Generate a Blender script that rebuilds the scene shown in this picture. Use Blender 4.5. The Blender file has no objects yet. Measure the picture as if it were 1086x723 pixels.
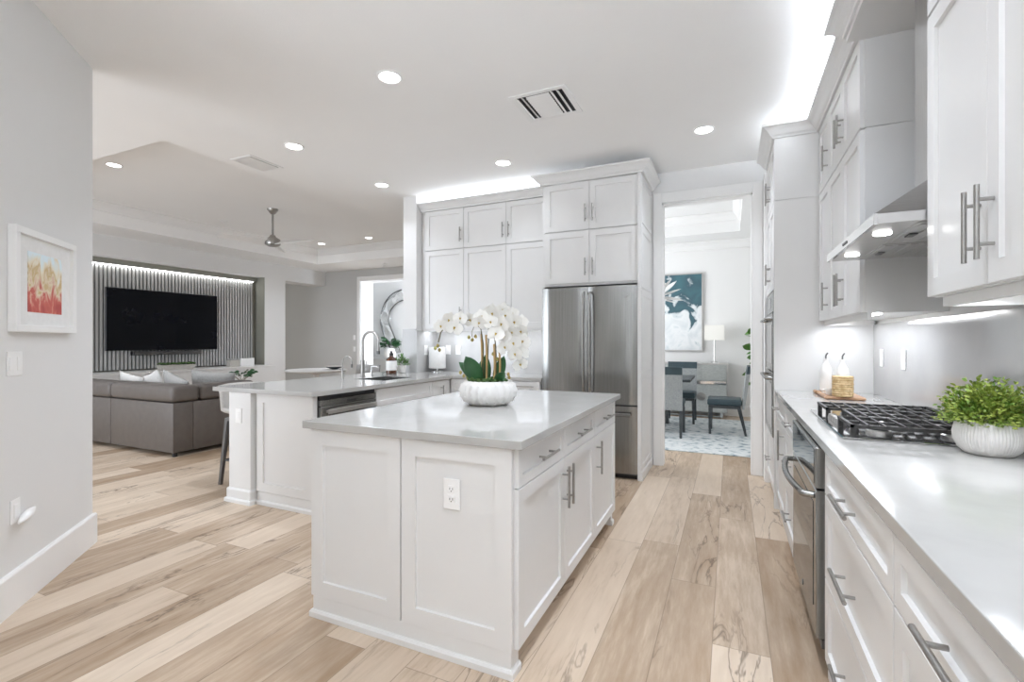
import bpy, bmesh, math, random
from mathutils import Vector, Matrix
random.seed(7)
PI = math.pi
SC = bpy.context.scene
COL = SC.collection

# ------------------------------------------------------------------ camera, world, light, exposure
cam = bpy.data.cameras.new('camera'); cam.sensor_width = 36; cam.lens = 508 / 1086 * 36
cam.clip_start = 0.02; cam.clip_end = 200
co = bpy.data.objects.new('camera', cam); COL.objects.link(co)
co.location = (0, 0, 1.30); co.rotation_euler = (PI / 2, 0, math.radians(24.48))
SC.camera = co
SC.view_settings.view_transform = 'Standard'; SC.view_settings.look = 'None'
SC.view_settings.gamma = 1; SC.view_settings.use_curve_mapping = False
SC.view_settings.exposure = 0.82
SC.cycles.use_denoising = True
SC.cycles.max_bounces = 14; SC.cycles.diffuse_bounces = 10; SC.cycles.glossy_bounces = 5
SC.cycles.caustics_reflective = False; SC.cycles.caustics_refractive = False
SC.cycles.sample_clamp_indirect = 6

W = bpy.data.worlds.new('World'); SC.world = W; W.use_nodes = True
W.node_tree.nodes['Background'].inputs[0].default_value = (0.95, 0.98, 1.0, 1)
W.node_tree.nodes['Background'].inputs[1].default_value = 0.6


def area(name, loc, rot, sx, sy, power, col=(1, 1, 1), spread=PI, parent=None):
    l = bpy.data.lights.new(name, 'AREA'); l.shape = 'RECTANGLE'; l.size = sx; l.size_y = sy
    l.energy = power; l.color = col; l.spread = spread
    o = bpy.data.objects.new(name, l); COL.objects.link(o); o.location = loc; o.rotation_euler = rot
    if parent: o.parent = parent
    return o


# added area lights standing in for daylight; openings only in nook and lounge
DAY = (0.90, 0.98, 1.09)
area('fill_nook', (-0.4, -2.95, 1.5), (PI / 2 + 0.85, 0, 0), 2.6, 2.4, 52, DAY, 1.6)  # added fill, tilted up and narrowed to brighten the ceiling
area('daylight_lounge', (-6.6, -1.1, 1.5), (PI / 2 + 0.05, 0, 0), 4.4, 2.3, 76, DAY)
area('fill_dining', (-3.35, 7.3, 1.5), (0, PI / 2, PI), 2.2, 2.2, 62, (0.97, 0.99, 1.03))  # added fill to brighten the dining room, solid wall behind it
area('fill_foyer', (-5.4, 9.92, 1.6), (0, PI / 2, 0), 2.0, 0.55, 55, DAY)  # added fill to brighten the foyer, no window on this side
DOWN_W = 6.6       # watts of one recessed downlight

# ------------------------------------------------------------------ materials
MATS = {}


def mat(name, col, rough=0.5, metal=0.0, spec=0.5, emit=None, estr=0, noise=None, bump=None, coat=0):
    if name in MATS: return MATS[name]
    m = bpy.data.materials.new(name); m.use_nodes = True
    nt = m.node_tree; b = nt.nodes['Principled BSDF']
    c = (*col, 1)
    b.inputs['Base Color'].default_value = c; b.inputs['Roughness'].default_value = rough
    b.inputs['Metallic'].default_value = metal; b.inputs['Specular IOR Level'].default_value = spec
    b.inputs['Coat Weight'].default_value = coat; b.inputs['Coat Roughness'].default_value = 0.05
    if emit: b.inputs['Emission Color'].default_value = (*emit, 1); b.inputs['Emission Strength'].default_value = estr
    tc = nt.nodes.new('ShaderNodeTexCoord')
    if noise:      # (scale, second colour, scale vector)
        mp = nt.nodes.new('ShaderNodeMapping'); mp.inputs['Scale'].default_value = noise[2] if len(noise) > 2 else (1, 1, 1)
        nz = nt.nodes.new('ShaderNodeTexNoise'); nz.inputs['Scale'].default_value = noise[0]; nz.inputs['Detail'].default_value = 5
        mx = nt.nodes.new('ShaderNodeMix'); mx.data_type = 'RGBA'
        rp = nt.nodes.new('ShaderNodeMapRange'); rp.inputs[1].default_value = 0.35; rp.inputs[2].default_value = 0.65
        nt.links.new(tc.outputs['Object'], mp.inputs[0]); nt.links.new(mp.outputs[0], nz.inputs['Vector'])
        nt.links.new(nz.outputs[0], rp.inputs[0]); nt.links.new(rp.outputs[0], mx.inputs[0])
        mx.inputs[6].default_value = c; mx.inputs[7].default_value = (*noise[1], 1)
        nt.links.new(mx.outputs[2], b.inputs['Base Color'])
    if bump:       # (scale, strength, scale vector)
        mp = nt.nodes.new('ShaderNodeMapping'); mp.inputs['Scale'].default_value = bump[2] if len(bump) > 2 else (1, 1, 1)
        nz = nt.nodes.new('ShaderNodeTexNoise'); nz.inputs['Scale'].default_value = bump[0]; nz.inputs['Detail'].default_value = 3
        bp = nt.nodes.new('ShaderNodeBump'); bp.inputs['Strength'].default_value = bump[1]; bp.inputs['Distance'].default_value = 0.01
        nt.links.new(tc.outputs['Object'], mp.inputs[0]); nt.links.new(mp.outputs[0], nz.inputs['Vector'])
        nt.links.new(nz.outputs[0], bp.inputs['Height']); nt.links.new(bp.outputs[0], b.inputs['Normal'])
    MATS[name] = m
    return m


PAINT = mat('cabinet_paint', (0.74, 0.74, 0.735), 0.32, noise=(3, (0.725, 0.725, 0.72)))
TRIM = mat('trim_paint', (0.85, 0.85, 0.845), 0.4, noise=(3, (0.84, 0.84, 0.835)))
WALL = mat('wall_paint', (0.76, 0.76, 0.755), 0.7, noise=(2, (0.75, 0.75, 0.745)), bump=(300, 0.03))
GWALL = mat('grey_wall_paint', (0.56, 0.56, 0.55), 0.75, noise=(2, (0.55, 0.55, 0.54)), bump=(300, 0.03))
OLIVE = mat('niche_paint', (0.30, 0.30, 0.26), 0.75, noise=(2, (0.29, 0.29, 0.25)))
CEIL = mat('ceiling_paint', (0.92, 0.92, 0.915), 0.85, noise=(2, (0.91, 0.91, 0.905)), bump=(140, 0.12))
QUARTZ = mat('white_quartz', (0.46, 0.455, 0.44), 0.09, noise=(7, (0.43, 0.425, 0.41)))
SPLASH = mat('grey_quartz', (0.50, 0.50, 0.50), 0.10, noise=(5, (0.47, 0.47, 0.47)))
STEEL = mat('brushed_steel', (0.36, 0.36, 0.35), 0.22, 1.0, noise=(4, (0.30, 0.30, 0.29), (30, 30, 0.4)), bump=(7, 0.10, (1, 1, 0.12)))
STEELH = mat('hood_steel', (0.62, 0.61, 0.60), 0.30, 1.0, noise=(6, (0.55, 0.54, 0.53), (1, 40, 1)))
NICKEL = mat('brushed_nickel', (0.42, 0.41, 0.39), 0.32, 1.0, noise=(40, (0.36, 0.35, 0.34)))
DARKST = mat('dark_steel', (0.16, 0.16, 0.16), 0.35, 0.9, noise=(10, (0.13, 0.13, 0.13)))
CHROME = mat('chrome', (0.75, 0.75, 0.75), 0.08, 1.0, noise=(5, (0.7, 0.7, 0.7)))
BLACK = mat('black_plastic', (0.012, 0.012, 0.014), 0.4, noise=(20, (0.016, 0.016, 0.018)))
IRON = mat('cast_iron', (0.025, 0.024, 0.023), 0.5, noise=(60, (0.04, 0.038, 0.036)), bump=(300, 0.2))
GLASSB = mat('oven_glass', (0.03, 0.034, 0.036), 0.04, 0.0, 0.9, noise=(3, (0.035, 0.04, 0.042)))
SCREEN = mat('tv_screen', (0.002, 0.003, 0.005), 0.10, 0, 0.22, noise=(2, (0.005, 0.006, 0.01)))
PLATE = mat('white_plastic', (0.88, 0.88, 0.875), 0.3, noise=(9, (0.87, 0.87, 0.865)))
SHADOWGAP = mat('kick_paint', (0.70, 0.70, 0.69), 0.5, noise=(4, (0.69, 0.69, 0.68)))
LENS = mat('lamp_lens', (1, 1, 1), 0.5, emit=(1, 0.995, 0.985), estr=7)
LED = mat('led_strip', (1, 1, 1), 0.5, emit=(1, 0.995, 0.985), estr=9)
LEATHER = mat('taupe_leather', (0.115, 0.101, 0.092), 0.40, noise=(14, (0.13, 0.115, 0.105)), bump=(160, 0.15))
FABW = mat('white_fabric', (0.74, 0.73, 0.71), 0.9, noise=(60, (0.66, 0.65, 0.63)), bump=(240, 0.3))
FABG = mat('grey_fabric', (0.42, 0.41, 0.40), 0.9, noise=(70, (0.33, 0.33, 0.32)), bump=(240, 0.3))
SHELL = mat('stool_fabric', (0.52, 0.50, 0.47), 0.85, noise=(80, (0.46, 0.44, 0.42)), bump=(260, 0.3))
CERAM = mat('white_ceramic', (0.80, 0.79, 0.77), 0.35, noise=(20, (0.76, 0.75, 0.73)))
MATTEP = mat('stone_pot', (0.74, 0.72, 0.70), 0.6, noise=(30, (0.68, 0.66, 0.64)))
MOSS = mat('moss', (0.03, 0.075, 0.02), 0.9, noise=(50, (0.07, 0.13, 0.03)))
LEAFD = mat('dark_leaf', (0.022, 0.085, 0.03), 0.35, noise=(12, (0.035, 0.12, 0.04)))
LEAFL = mat('boxwood_leaf', (0.10, 0.21, 0.025), 0.5, noise=(28, (0.36, 0.42, 0.08)))
LEAFM = mat('mid_leaf', (0.06, 0.19, 0.04), 0.45, noise=(20, (0.14, 0.28, 0.06)))
PETAL = mat('orchid_petal', (0.86, 0.85, 0.82), 0.6, noise=(30, (0.80, 0.79, 0.75)))
YELLOW = mat('orchid_heart', (0.60, 0.46, 0.10), 0.6, noise=(60, (0.45, 0.28, 0.05)))
BUD = mat('orchid_bud', (0.40, 0.27, 0.10), 0.6, noise=(60, (0.30, 0.30, 0.09)))
CANE = mat('bamboo', (0.42, 0.27, 0.11), 0.55, noise=(8, (0.55, 0.38, 0.17), (4, 4, 0.8)))
TWIG = mat('twig', (0.10, 0.085, 0.035), 0.7, noise=(30, (0.14, 0.12, 0.05)))
BOARD = mat('chopping_wood', (0.36, 0.20, 0.11), 0.5, noise=(6, (0.50, 0.32, 0.20), (1, 12, 1)))
WICKER = mat('wicker', (0.50, 0.34, 0.16), 0.7, noise=(45, (0.70, 0.54, 0.32)), bump=(90, 0.5))
AMBER = mat('amber_glass', (0.07, 0.022, 0.008), 0.08, 0, 0.8, noise=(4, (0.09, 0.03, 0.01)))
PAPER = mat('paper', (0.82, 0.82, 0.81), 0.9, noise=(30, (0.78, 0.78, 0.77)))
SLATM = mat('slat_grey', (0.50, 0.50, 0.495), 0.55, noise=(6, (0.44, 0.44, 0.435), (20, 20, 0.6)))
SLATB = mat('slat_backing', (0.07, 0.07, 0.07), 0.8, noise=(5, (0.08, 0.08, 0.08)))
DKWOOD = mat('dark_wood', (0.035, 0.042, 0.048), 0.4, noise=(5, (0.05, 0.06, 0.066), (20, 20, 1)))
TEAL = mat('teal_leather', (0.03, 0.055, 0.068), 0.45, noise=(8, (0.04, 0.07, 0.085)))
CHAIRG = mat('chair_tweed', (0.40, 0.42, 0.42), 0.9, noise=(90, (0.27, 0.29, 0.30)), bump=(200, 0.3))
CRED = mat('grey_veneer', (0.40, 0.42, 0.41), 0.5, noise=(7, (0.50, 0.52, 0.51), (3, 3, 12)))
SHADE = mat('lamp_shade', (0.85, 0.84, 0.80), 0.8, emit=(1, 0.95, 0.86), estr=0.06)
MIRROR = mat('mirror_metal', (0.88, 0.88, 0.87), 0.2, 0.75, noise=(5, (0.74, 0.74, 0.73)))
LGREY = mat('light_grey_wood', (0.60, 0.58, 0.54), 0.6, noise=(8, (0.48, 0.46, 0.42), (2, 12, 12)))


def node_mat(name):
    m = bpy.data.materials.new(name); m.use_nodes = True
    return m, m.node_tree, m.node_tree.nodes['Principled BSDF']


def floor_material():
    m, nt, b = node_mat('oak_planks'); N, L = nt.nodes.new, nt.links.new

    def M(op, a, c=None, d=None):
        n = N('ShaderNodeMath'); n.operation = op
        for i, v in enumerate((a, c, d)):
            if v is None: continue
            if isinstance(v, (int, float)): n.inputs[i].default_value = v
            else: L(v, n.inputs[i])
        return n.outputs[0]
    g = N('ShaderNodeNewGeometry'); sp = N('ShaderNodeSeparateXYZ'); L(g.outputs['Position'], sp.inputs[0])
    X, Y = sp.outputs[0], sp.outputs[1]
    WD, LN = 0.222, 1.62
    u = M('DIVIDE', M('ADD', X, 0.514 + 20 * WD), WD); row = M('FLOOR', u); fu = M('FRACT', u)
    wn = N('ShaderNodeTexWhiteNoise'); wn.noise_dimensions = '1D'; L(row, wn.inputs['W'])
    v = M('ADD', M('DIVIDE', Y, LN), M('ADD', M('MULTIPLY', wn.outputs[0], 7.31), 30)); pl = M('FLOOR', v); fv = M('FRACT', v)
    cb = N('ShaderNodeCombineXYZ'); L(row, cb.inputs[0]); L(pl, cb.inputs[1])
    w2 = N('ShaderNodeTexWhiteNoise'); w2.noise_dimensions = '2D'; L(cb.outputs[0], w2.inputs['Vector'])
    rnd = w2.outputs[0]
    rs = N('ShaderNodeSeparateColor'); L(w2.outputs[1], rs.inputs[0])
    # grain coordinates: stretched along Y and shifted per plank
    gc = N('ShaderNodeCombineXYZ'); L(M('ADD', X, M('MULTIPLY', rnd, 37)), gc.inputs[0]); L(M('MULTIPLY', Y, 0.11), gc.inputs[1]); L(M('MULTIPLY', rs.outputs[1], 19), gc.inputs[2])
    n1 = N('ShaderNodeTexNoise'); n1.inputs['Scale'].default_value = 34; n1.inputs['Detail'].default_value = 6; n1.inputs['Roughness'].default_value = 0.65; L(gc.outputs[0], n1.inputs['Vector'])
    gc2 = N('ShaderNodeCombineXYZ'); L(M('ADD', X, M('MULTIPLY', rnd, 11)), gc2.inputs[0]); L(M('MULTIPLY', Y, 0.22), gc2.inputs[1]); L(M('MULTIPLY', rs.outputs[0], 23), gc2.inputs[2])
    n2 = N('ShaderNodeTexNoise'); n2.inputs['Scale'].default_value = 5.0; n2.inputs['Detail'].default_value = 4; n2.inputs['Distortion'].default_value = 1.2; L(gc2.outputs[0], n2.inputs['Vector'])
    # plank tone
    rmp = N('ShaderNodeValToRGB'); cr = rmp.color_ramp
    cr.elements[0].position = 0.0; cr.elements[0].color = (0.345, 0.24, 0.155, 1)
    cr.elements[1].position = 1.0; cr.elements[1].color = (0.68, 0.57, 0.455, 1)
    e = cr.elements.new(0.28); e.color = (0.435, 0.332, 0.24, 1)
    e = cr.elements.new(0.5); e.color = (0.56, 0.45, 0.345, 1)
    e = cr.elements.new(0.8); e.color = (0.62, 0.51, 0.40, 1)
    tone = M('ADD', M('MULTIPLY', rnd, 0.74), M('ADD', M('MULTIPLY', n1.outputs[0], 0.75), M('MULTIPLY', n2.outputs[0], 0.62)))
    L(M('SUBTRACT', tone, 0.55), rmp.inputs[0])
    # dark mineral streaks / cracks: thin band of a distorted wave noise, only here and there
    gc3 = N('ShaderNodeCombineXYZ'); L(M('ADD', X, M('MULTIPLY', rnd, 53)), gc3.inputs[0]); L(M('MULTIPLY', Y, 0.16), gc3.inputs[1]); L(M('MULTIPLY', rs.outputs[2], 31), gc3.inputs[2])
    n3 = N('ShaderNodeTexNoise'); n3.inputs['Scale'].default_value = 6.5; n3.inputs['Detail'].default_value = 5; n3.inputs['Roughness'].default_value = 0.6; n3.inputs['Distortion'].default_value = 0.8; L(gc3.outputs[0], n3.inputs['Vector'])
    band = M('SUBTRACT', 1.0, M('MINIMUM', M('MULTIPLY', M('ABSOLUTE', M('SUBTRACT', n3.outputs[0], 0.5)), 45), 1.0))
    n4 = N('ShaderNodeTexNoise'); n4.inputs['Scale'].default_value = 2.6; n4.inputs['Detail'].default_value = 3; L(gc3.outputs[0], n4.inputs['Vector'])
    gate = N('ShaderNodeMapRange'); gate.inputs[1].default_value = 0.50; gate.inputs[2].default_value = 0.60; L(n4.outputs[0], gate.inputs[0])
    crack = M('MULTIPLY', M('MULTIPLY', band, gate.outputs[0]), 0.72)
    # knots
    gk = N('ShaderNodeCombineXYZ'); L(M('ADD', X, M('MULTIPLY', rnd, 3)), gk.inputs[0]); L(M('MULTIPLY', Y, 0.6), gk.inputs[1])
    vo = N('ShaderNodeTexVoronoi'); vo.inputs['Scale'].default_value = 1.7; L(gk.outputs[0], vo.inputs['Vector'])
    kn = N('ShaderNodeMapRange'); kn.inputs[1].default_value = 0.07; kn.inputs[2].default_value = 0.012; L(vo.outputs['Distance'], kn.inputs[0])
    # seams
    su = M('MINIMUM', fu, M('SUBTRACT', 1.0, fu)); sv = M('MINIMUM', fv, M('SUBTRACT', 1.0, fv))
    seam = M('MAXIMUM', M('LESS_THAN', su, 0.008), M('LESS_THAN', sv, 0.0012))
    dark = M('MAXIMUM', M('MAXIMUM', crack, M('MULTIPLY', kn.outputs[0], 0.7)), M('MULTIPLY', seam, 0.45))
    mx = N('ShaderNodeMix'); mx.data_type = 'RGBA'; L(M('MINIMUM', dark, 0.9), mx.inputs[0]); L(rmp.outputs[0], mx.inputs[6]); mx.inputs[7].default_value = (0.10, 0.062, 0.038, 1)
    L(mx.outputs[2], b.inputs['Base Color'])
    b.inputs['Roughness'].default_value = 0.42; b.inputs['Specular IOR Level'].default_value = 0.35
    bp = N('ShaderNodeBump'); bp.inputs['Strength'].default_value = 0.12; bp.inputs['Distance'].default_value = 0.003
    L(M('SUBTRACT', n1.outputs[0], dark), bp.inputs['Height']); L(bp.outputs[0], b.inputs['Normal'])
    return m


def painting_material(name, stops, scale, stretch, seed=0.0, detail=6, dist=1.0, grad=None):
    """layered noise colours; grad = weight of the height (object Z) in the ramp"""
    m, nt, b = node_mat(name); N, L = nt.nodes.new, nt.links.new
    tc = N('ShaderNodeTexCoord'); mp = N('ShaderNodeMapping'); mp.inputs['Scale'].default_value = stretch; mp.inputs['Location'].default_value = (seed, seed * 1.3, seed * 0.7)
    L(tc.outputs['Object'], mp.inputs[0])
    nz = N('ShaderNodeTexNoise'); nz.inputs['Scale'].default_value = scale; nz.inputs['Detail'].default_value = detail; nz.inputs['Distortion'].default_value = dist
    L(mp.outputs[0], nz.inputs['Vector']); fac = nz.outputs[0]
    if grad:
        sp = N('ShaderNodeSeparateXYZ'); L(tc.outputs['Object'], sp.inputs[0])
        a = N('ShaderNodeMath'); a.operation = 'MULTIPLY_ADD'; L(sp.outputs[2], a.inputs[0]); a.inputs[1].default_value = grad[0]; a.inputs[2].default_value = grad[1]
        s = N('ShaderNodeMath'); s.operation = 'ADD'; L(a.outputs[0], s.inputs[0]); L(fac, s.inputs[1]); fac = s.outputs[0]
    r = N('ShaderNodeValToRGB'); L(fac, r.inputs[0])
    r.color_ramp.elements[0].position = stops[0][0]; r.color_ramp.elements[0].color = (*stops[0][1], 1)
    r.color_ramp.elements[1].position = stops[-1][0]; r.color_ramp.elements[1].color = (*stops[-1][1], 1)
    for p, c in stops[1:-1]:
        e = r.color_ramp.elements.new(p); e.color = (*c, 1)
    L(r.outputs[0], b.inputs['Base Color']); b.inputs['Roughness'].default_value = 0.6
    return m


OAK = floor_material()
ARTRED = painting_material('abstract_red_gold', [(0.28, (0.75, 0.86, 0.90)), (0.40, (0.80, 0.74, 0.60)), (0.50, (0.58, 0.42, 0.20)), (0.58, (0.74, 0.66, 0.50)), (0.70, (0.55, 0.13, 0.10)), (0.85, (0.42, 0.07, 0.06))], 16, (1, 1, 0.5), 3.1, 10, 0.8, (-1.6, 0.45))
ARTTEAL = painting_material('abstract_teal_white', [(0.30, (0.66, 0.70, 0.72)), (0.46, (0.80, 0.82, 0.83)), (0.54, (0.62, 0.68, 0.70)), (0.58, (0.05, 0.11, 0.14)), (0.8, (0.06, 0.16, 0.19))], 3.5, (1, 1, 1), 5.7, 8, 0.6, (0.28, 0.05))
RUGM = painting_material('blue_grey_rug', [(0.34, (0.20, 0.27, 0.31)), (0.44, (0.55, 0.60, 0.62)), (0.55, (0.72, 0.74, 0.74)), (0.7, (0.60, 0.65, 0.67))], 11, (1, 1, 1), 1.0, 12, 0.0)


# ------------------------------------------------------------------ mesh builder
class MB:
    def __init__(s): s.bm = bmesh.new()

    def _quadring(s, rings, cap0=True, cap1=True, closed=True):
        V = [[s.bm.verts.new(p) for p in r] for r in rings]
        n = len(V[0])
        for a, b in zip(V[:-1], V[1:]):
            for i in range(n if closed else n - 1):
                j = (i + 1) % n
                try: s.bm.faces.new((a[i], a[j], b[j], b[i]))
                except ValueError: pass
        if cap0 and n > 2: s.bm.faces.new(list(reversed(V[0])))
        if cap1 and n > 2: s.bm.faces.new(V[-1])
        return V

    def box(s, x0, x1, y0, y1, z0, z1, bev=0.0, seg=1):
        x0, x1 = sorted((x0, x1)); y0, y1 = sorted((y0, y1)); z0, z1 = sorted((z0, z1))
        t = bmesh.new() if bev else s.bm
        v = [t.verts.new(p) for p in ((x0, y0, z0), (x1, y0, z0), (x1, y1, z0), (x0, y1, z0), (x0, y0, z1), (x1, y0, z1), (x1, y1, z1), (x0, y1, z1))]
        for f in ((3, 2, 1, 0), (4, 5, 6, 7), (0, 1, 5, 4), (1, 2, 6, 5), (2, 3, 7, 6), (3, 0, 4, 7)): t.faces.new([v[i] for i in f])
        if bev:
            bmesh.ops.bevel(t, geom=t.edges[:], offset=bev, segments=seg, affect='EDGES', profile=0.5)
            s.merge(t)
        return s

    def merge(s, t, mtx=None):
        mp = {}
        for v in t.verts: mp[v] = s.bm.verts.new(mtx @ v.co if mtx else v.co)
        for f in t.faces:
            try: s.bm.faces.new([mp[v] for v in f.verts])
            except ValueError: pass
        t.free()

    def cyl(s, p0, p1, r, n=14, r2=None):
        p0, p1 = Vector(p0), Vector(p1); d = (p1 - p0).normalized()
        u = d.orthogonal().normalized(); w = d.cross(u); r2 = r if r2 is None else r2
        s._quadring([[p + (u * math.cos(2 * PI * i / n) + w * math.sin(2 * PI * i / n)) * q for i in range(n)] for p, q in ((p0, r), (p1, r2))])
        return s

    def tube(s, pts, r, n=8, radii=None):
        pts = [Vector(p) for p in pts]; rings = []; u = None
        for i, p in enumerate(pts):
            d = (pts[min(i + 1, len(pts) - 1)] - pts[max(i - 1, 0)]).normalized()
            if u is None: u = d.orthogonal().normalized()
            u = (u - d * u.dot(d)).normalized(); w = d.cross(u); q = radii[i] if radii else r
            rings.append([p + (u * math.cos(2 * PI * k / n) + w * math.sin(2 * PI * k / n)) * q for k in range(n)])
        s._quadring(rings); return s

    def lathe(s, prof, c=(0, 0, 0), n=28, ribs=0, amp=0.0, axis=None):
        rings = []
        for r, z in prof:
            ring = []
            for i in range(n):
                a = 2 * PI * i / n; q = r * (1 + amp * math.cos(ribs * a)) if ribs else r
                ring.append(Vector((c[0] + q * math.cos(a), c[1] + q * math.sin(a), c[2] + z)))
            rings.append(ring)
        s._quadring(rings, cap0=prof[0][0] > 1e-5, cap1=prof[-1][0] > 1e-5); return s

    def prism(s, poly, z0, z1):
        s._quadring([[Vector((x, y, z0)) for x, y in poly], [Vector((x, y, z1)) for x, y in poly]]); return s

    def hexa(s, bot, top):
        s._quadring([[Vector(p) for p in bot], [Vector(p) for p in top]]); return s

    def sweep(s, path, prof, closed=False):
        """prof: (outward, z); outward = right-hand side of the path, mitred corners"""
        n = len(path); P = [Vector((x, y)) for x, y in path]; rings = []
        for i in range(n):
            ds = []
            if i > 0 or closed: ds.append((P[i] - P[i - 1]).normalized())
            if i < n - 1 or closed: ds.append((P[(i + 1) % n] - P[i]).normalized())
            ns = [Vector((d.y, -d.x)) for d in ds]
            m = ns[0] if len(ns) == 1 else (ns[0] + ns[1]) / max(0.2, 1 + ns[0].dot(ns[1]))
            rings.append([Vector((P[i].x + m.x * o, P[i].y + m.y * o, z)) for o, z in prof])
        if closed: rings.append([v.copy() for v in rings[0]])
        s._quadring(rings, cap0=not closed, cap1=not closed); return s

    def build(s, name, m, parent=None, loc=(0, 0, 0), rot=(0, 0, 0), smooth=False):
        bmesh.ops.remove_doubles(s.bm, verts=s.bm.verts, dist=1e-6)
        bmesh.ops.recalc_face_normals(s.bm, faces=s.bm.faces)
        me = bpy.data.meshes.new(name); s.bm.to_mesh(me); s.bm.free()
        for mm in (m if isinstance(m, (list, tuple)) else [m]): me.materials.append(mm)
        if smooth:
            for p in me.polygons: p.use_smooth = True
            try: me.set_sharp_from_angle(angle=math.radians(42))
            except Exception: pass
        o = bpy.data.objects.new(name, me); COL.objects.link(o); o.location = loc; o.rotation_euler = rot
        if parent: o.parent = parent
        return o


def tag(o, label, cat, group=None):
    o['label'] = label; o['category'] = cat
    if group: o['group'] = group
    return o


def thing(name, label, cat, loc=(0, 0, 0), rz=0, group=None):
    o = bpy.data.objects.new(name, None); COL.objects.link(o); o.location = loc; o.rotation_euler = (0, 0, rz); o.empty_display_size = 0.1
    return tag(o, label, cat, group)


def struct(o): o['kind'] = 'structure'; return o


def bx(*a, bev=0): return MB().box(*a, bev=bev)


# ------------------------------------------------------------------ the setting
HC = 3.05          # ceiling height
XW = 0.96          # right wall
YW = 5.20          # back wall
TVX = -9.40; LY = 9.15
struct(bx(-13, 3, -4, 13, -0.12, 0).build('floor', OAK))

c = MB()
c.box(-4.5, 1.15, -3.2, YW + 0.12, HC, 3.45); c.box(-10.9, -4.5, -1.4, 2.54, HC, 3.45)
c.box(-10.9, -4.5, 8.1, LY + 0.45, HC, 3.45); c.box(-10.9, -8.55, 2.54, 8.1, HC, 3.45); c.box(-4.5, -3.63, YW + 0.12, LY + 0.45, HC, 3.45)
struct(c.build('ceiling', CEIL))
struct(bx(-8.7, -4.4, 2.4, 8.25, 3.372, 3.43).build('ceiling_tray', CEIL))
crown_prof = [(0, 3.371), (0.105, 3.371), (0.105, 3.352), (0.085, 3.335), (0.055, 3.30), (0.035, 3.262), (0.03, 3.245), (0.02, 3.235), (0, 3.235)]
struct(MB().sweep([(-8.549, 2.541), (-8.549, 8.099), (-4.501, 8.099), (-4.501, 2.541)], crown_prof, closed=True).build('trim_1', TRIM))

# left 45 degree wall
q = math.sqrt(0.5)
A = Vector((-3.736, 1.688)); B = Vector((-1.95, -0.098)); nrm = Vector((-q, -q))
struct(MB().prism([A, B, B + nrm * 0.15, A + nrm * 0.15], 0, HC).build('wall_left', WALL))
bprof = [(0, 0), (0.018, 0), (0.018, 0.18), (0.012, 0.19), (0, 0.193)]
struct(MB().sweep([B + Vector((q, q)) * 0.0005, A + Vector((q, q)) * 0.0005, A + nrm * 0.15], bprof).build('baseboard_left', TRIM))
struct(bx(-2.06, -1.95, -3.2, -0.1, 0, HC).build('wall_nook', WALL))
# wall behind the camera with the nook window, lounge window wall
w = MB(); w.box(-2.06, -1.75, -3.2, -3.05, 0, HC); w.box(0.95, 1.15, -3.2, -3.05, 0, HC); w.box(-1.75, 0.95, -3.2, -3.05, 2.75, HC); w.box(-1.75, 0.95, -3.2, -3.05, 0, 0.25)
struct(w.build('wall_front', WALL))
w = MB()
for x in (-1.75, -0.42, 0.90): w.box(x, x + 0.05, -3.16, -3.09, 0.25, 2.75)
w.box(-1.7, 0.9, -3.16, -3.09, 0.25, 0.31); w.box(-1.7, 0.9, -3.16, -3.09, 2.69, 2.75)
struct(w.build('window_1', TRIM))
w = MB(); w.box(-10.9, -8.9, -1.4, -1.25, 0, HC); w.box(-4.3, -2.06, -1.4, -1.25, 0, HC); w.box(-8.9, -4.3, -1.4, -1.25, 2.7, HC)
struct(w.build('wall_lounge_front', WALL))
# right wall
struct(bx(XW, XW + 0.15, -3.2, YW + 0.12, 0, HC).build('wall_right', WALL))
# back wall with the cased opening, and its stub
w = MB(); w.box(-3.435, -0.647, YW, YW + 0.12, 0, HC); w.box(0.20, XW, YW, YW + 0.12, 0, HC); w.box(-0.647, 0.20, YW, YW + 0.12, 2.735, HC)
struct(w.build('wall_back', WALL))
w = MB(); w.box(-3.627, -3.435, 4.767, LY + 0.45, 0, HC)
struct(w.build('wall_stub', WALL))
t = MB()
for yy, sg in ((YW - 0.0005, -1), (YW + 0.1205, 1)):
    t.box(-0.731, -0.647, yy, yy + sg * 0.02, 0, 2.84, 0.003); t.box(0.20, 0.285, yy, yy + sg * 0.02, 0, 2.84, 0.003); t.box(-0.647, 0.20, yy, yy + sg * 0.02, 2.735, 2.84, 0.003)
t.box(-0.647, -0.632, YW, YW + 0.12, 0, 2.735); t.box(0.185, 0.20, YW, YW + 0.12, 0, 2.735); t.box(-0.647, 0.20, YW, YW + 0.12, 2.72, 2.735)
struct(t.build('door_1', TRIM))
struct(MB().box(0.29, 0.335, YW - 0.22, YW, 0, HC - 0.2).build('trim_2', TRIM))

# lounge: TV wall with niche and hall opening, back wall with foyer doorway
w = MB()
w.box(TVX - 0.45, TVX, -1.4, 3.55, 0, HC); w.box(TVX - 0.45, TVX, 3.55, 7.40, 2.71, HC)
w.box(TVX - 0.45, TVX, 7.40, 7.94, 0, HC); w.box(TVX - 0.45, TVX, 7.94, LY, 2.70, HC)
struct(w.build('wall_tv', WALL))
w = MB(); w.box(TVX - 0.45, TVX - 0.30, 3.55, 7.40, 0, 2.71); w.box(TVX - 0.30, TVX, 7.385, 7.40, 0, 2.71)
struct(w.build('wall_niche', OLIVE))
w = MB(); w.box(-12.5, -8.26, LY, LY + 0.45, 0, HC); w.box(-6.55, -3.63, LY, LY + 0.45, 0, HC); w.box(-8.26, -6.55, LY, LY + 0.45, 2.78, HC)
struct(w.build('wall_lounge_back', GWALL))
struct(bx(-12.6, -12.5, 7.5, LY, 0, HC).build('wall_hall', WALL))
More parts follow.
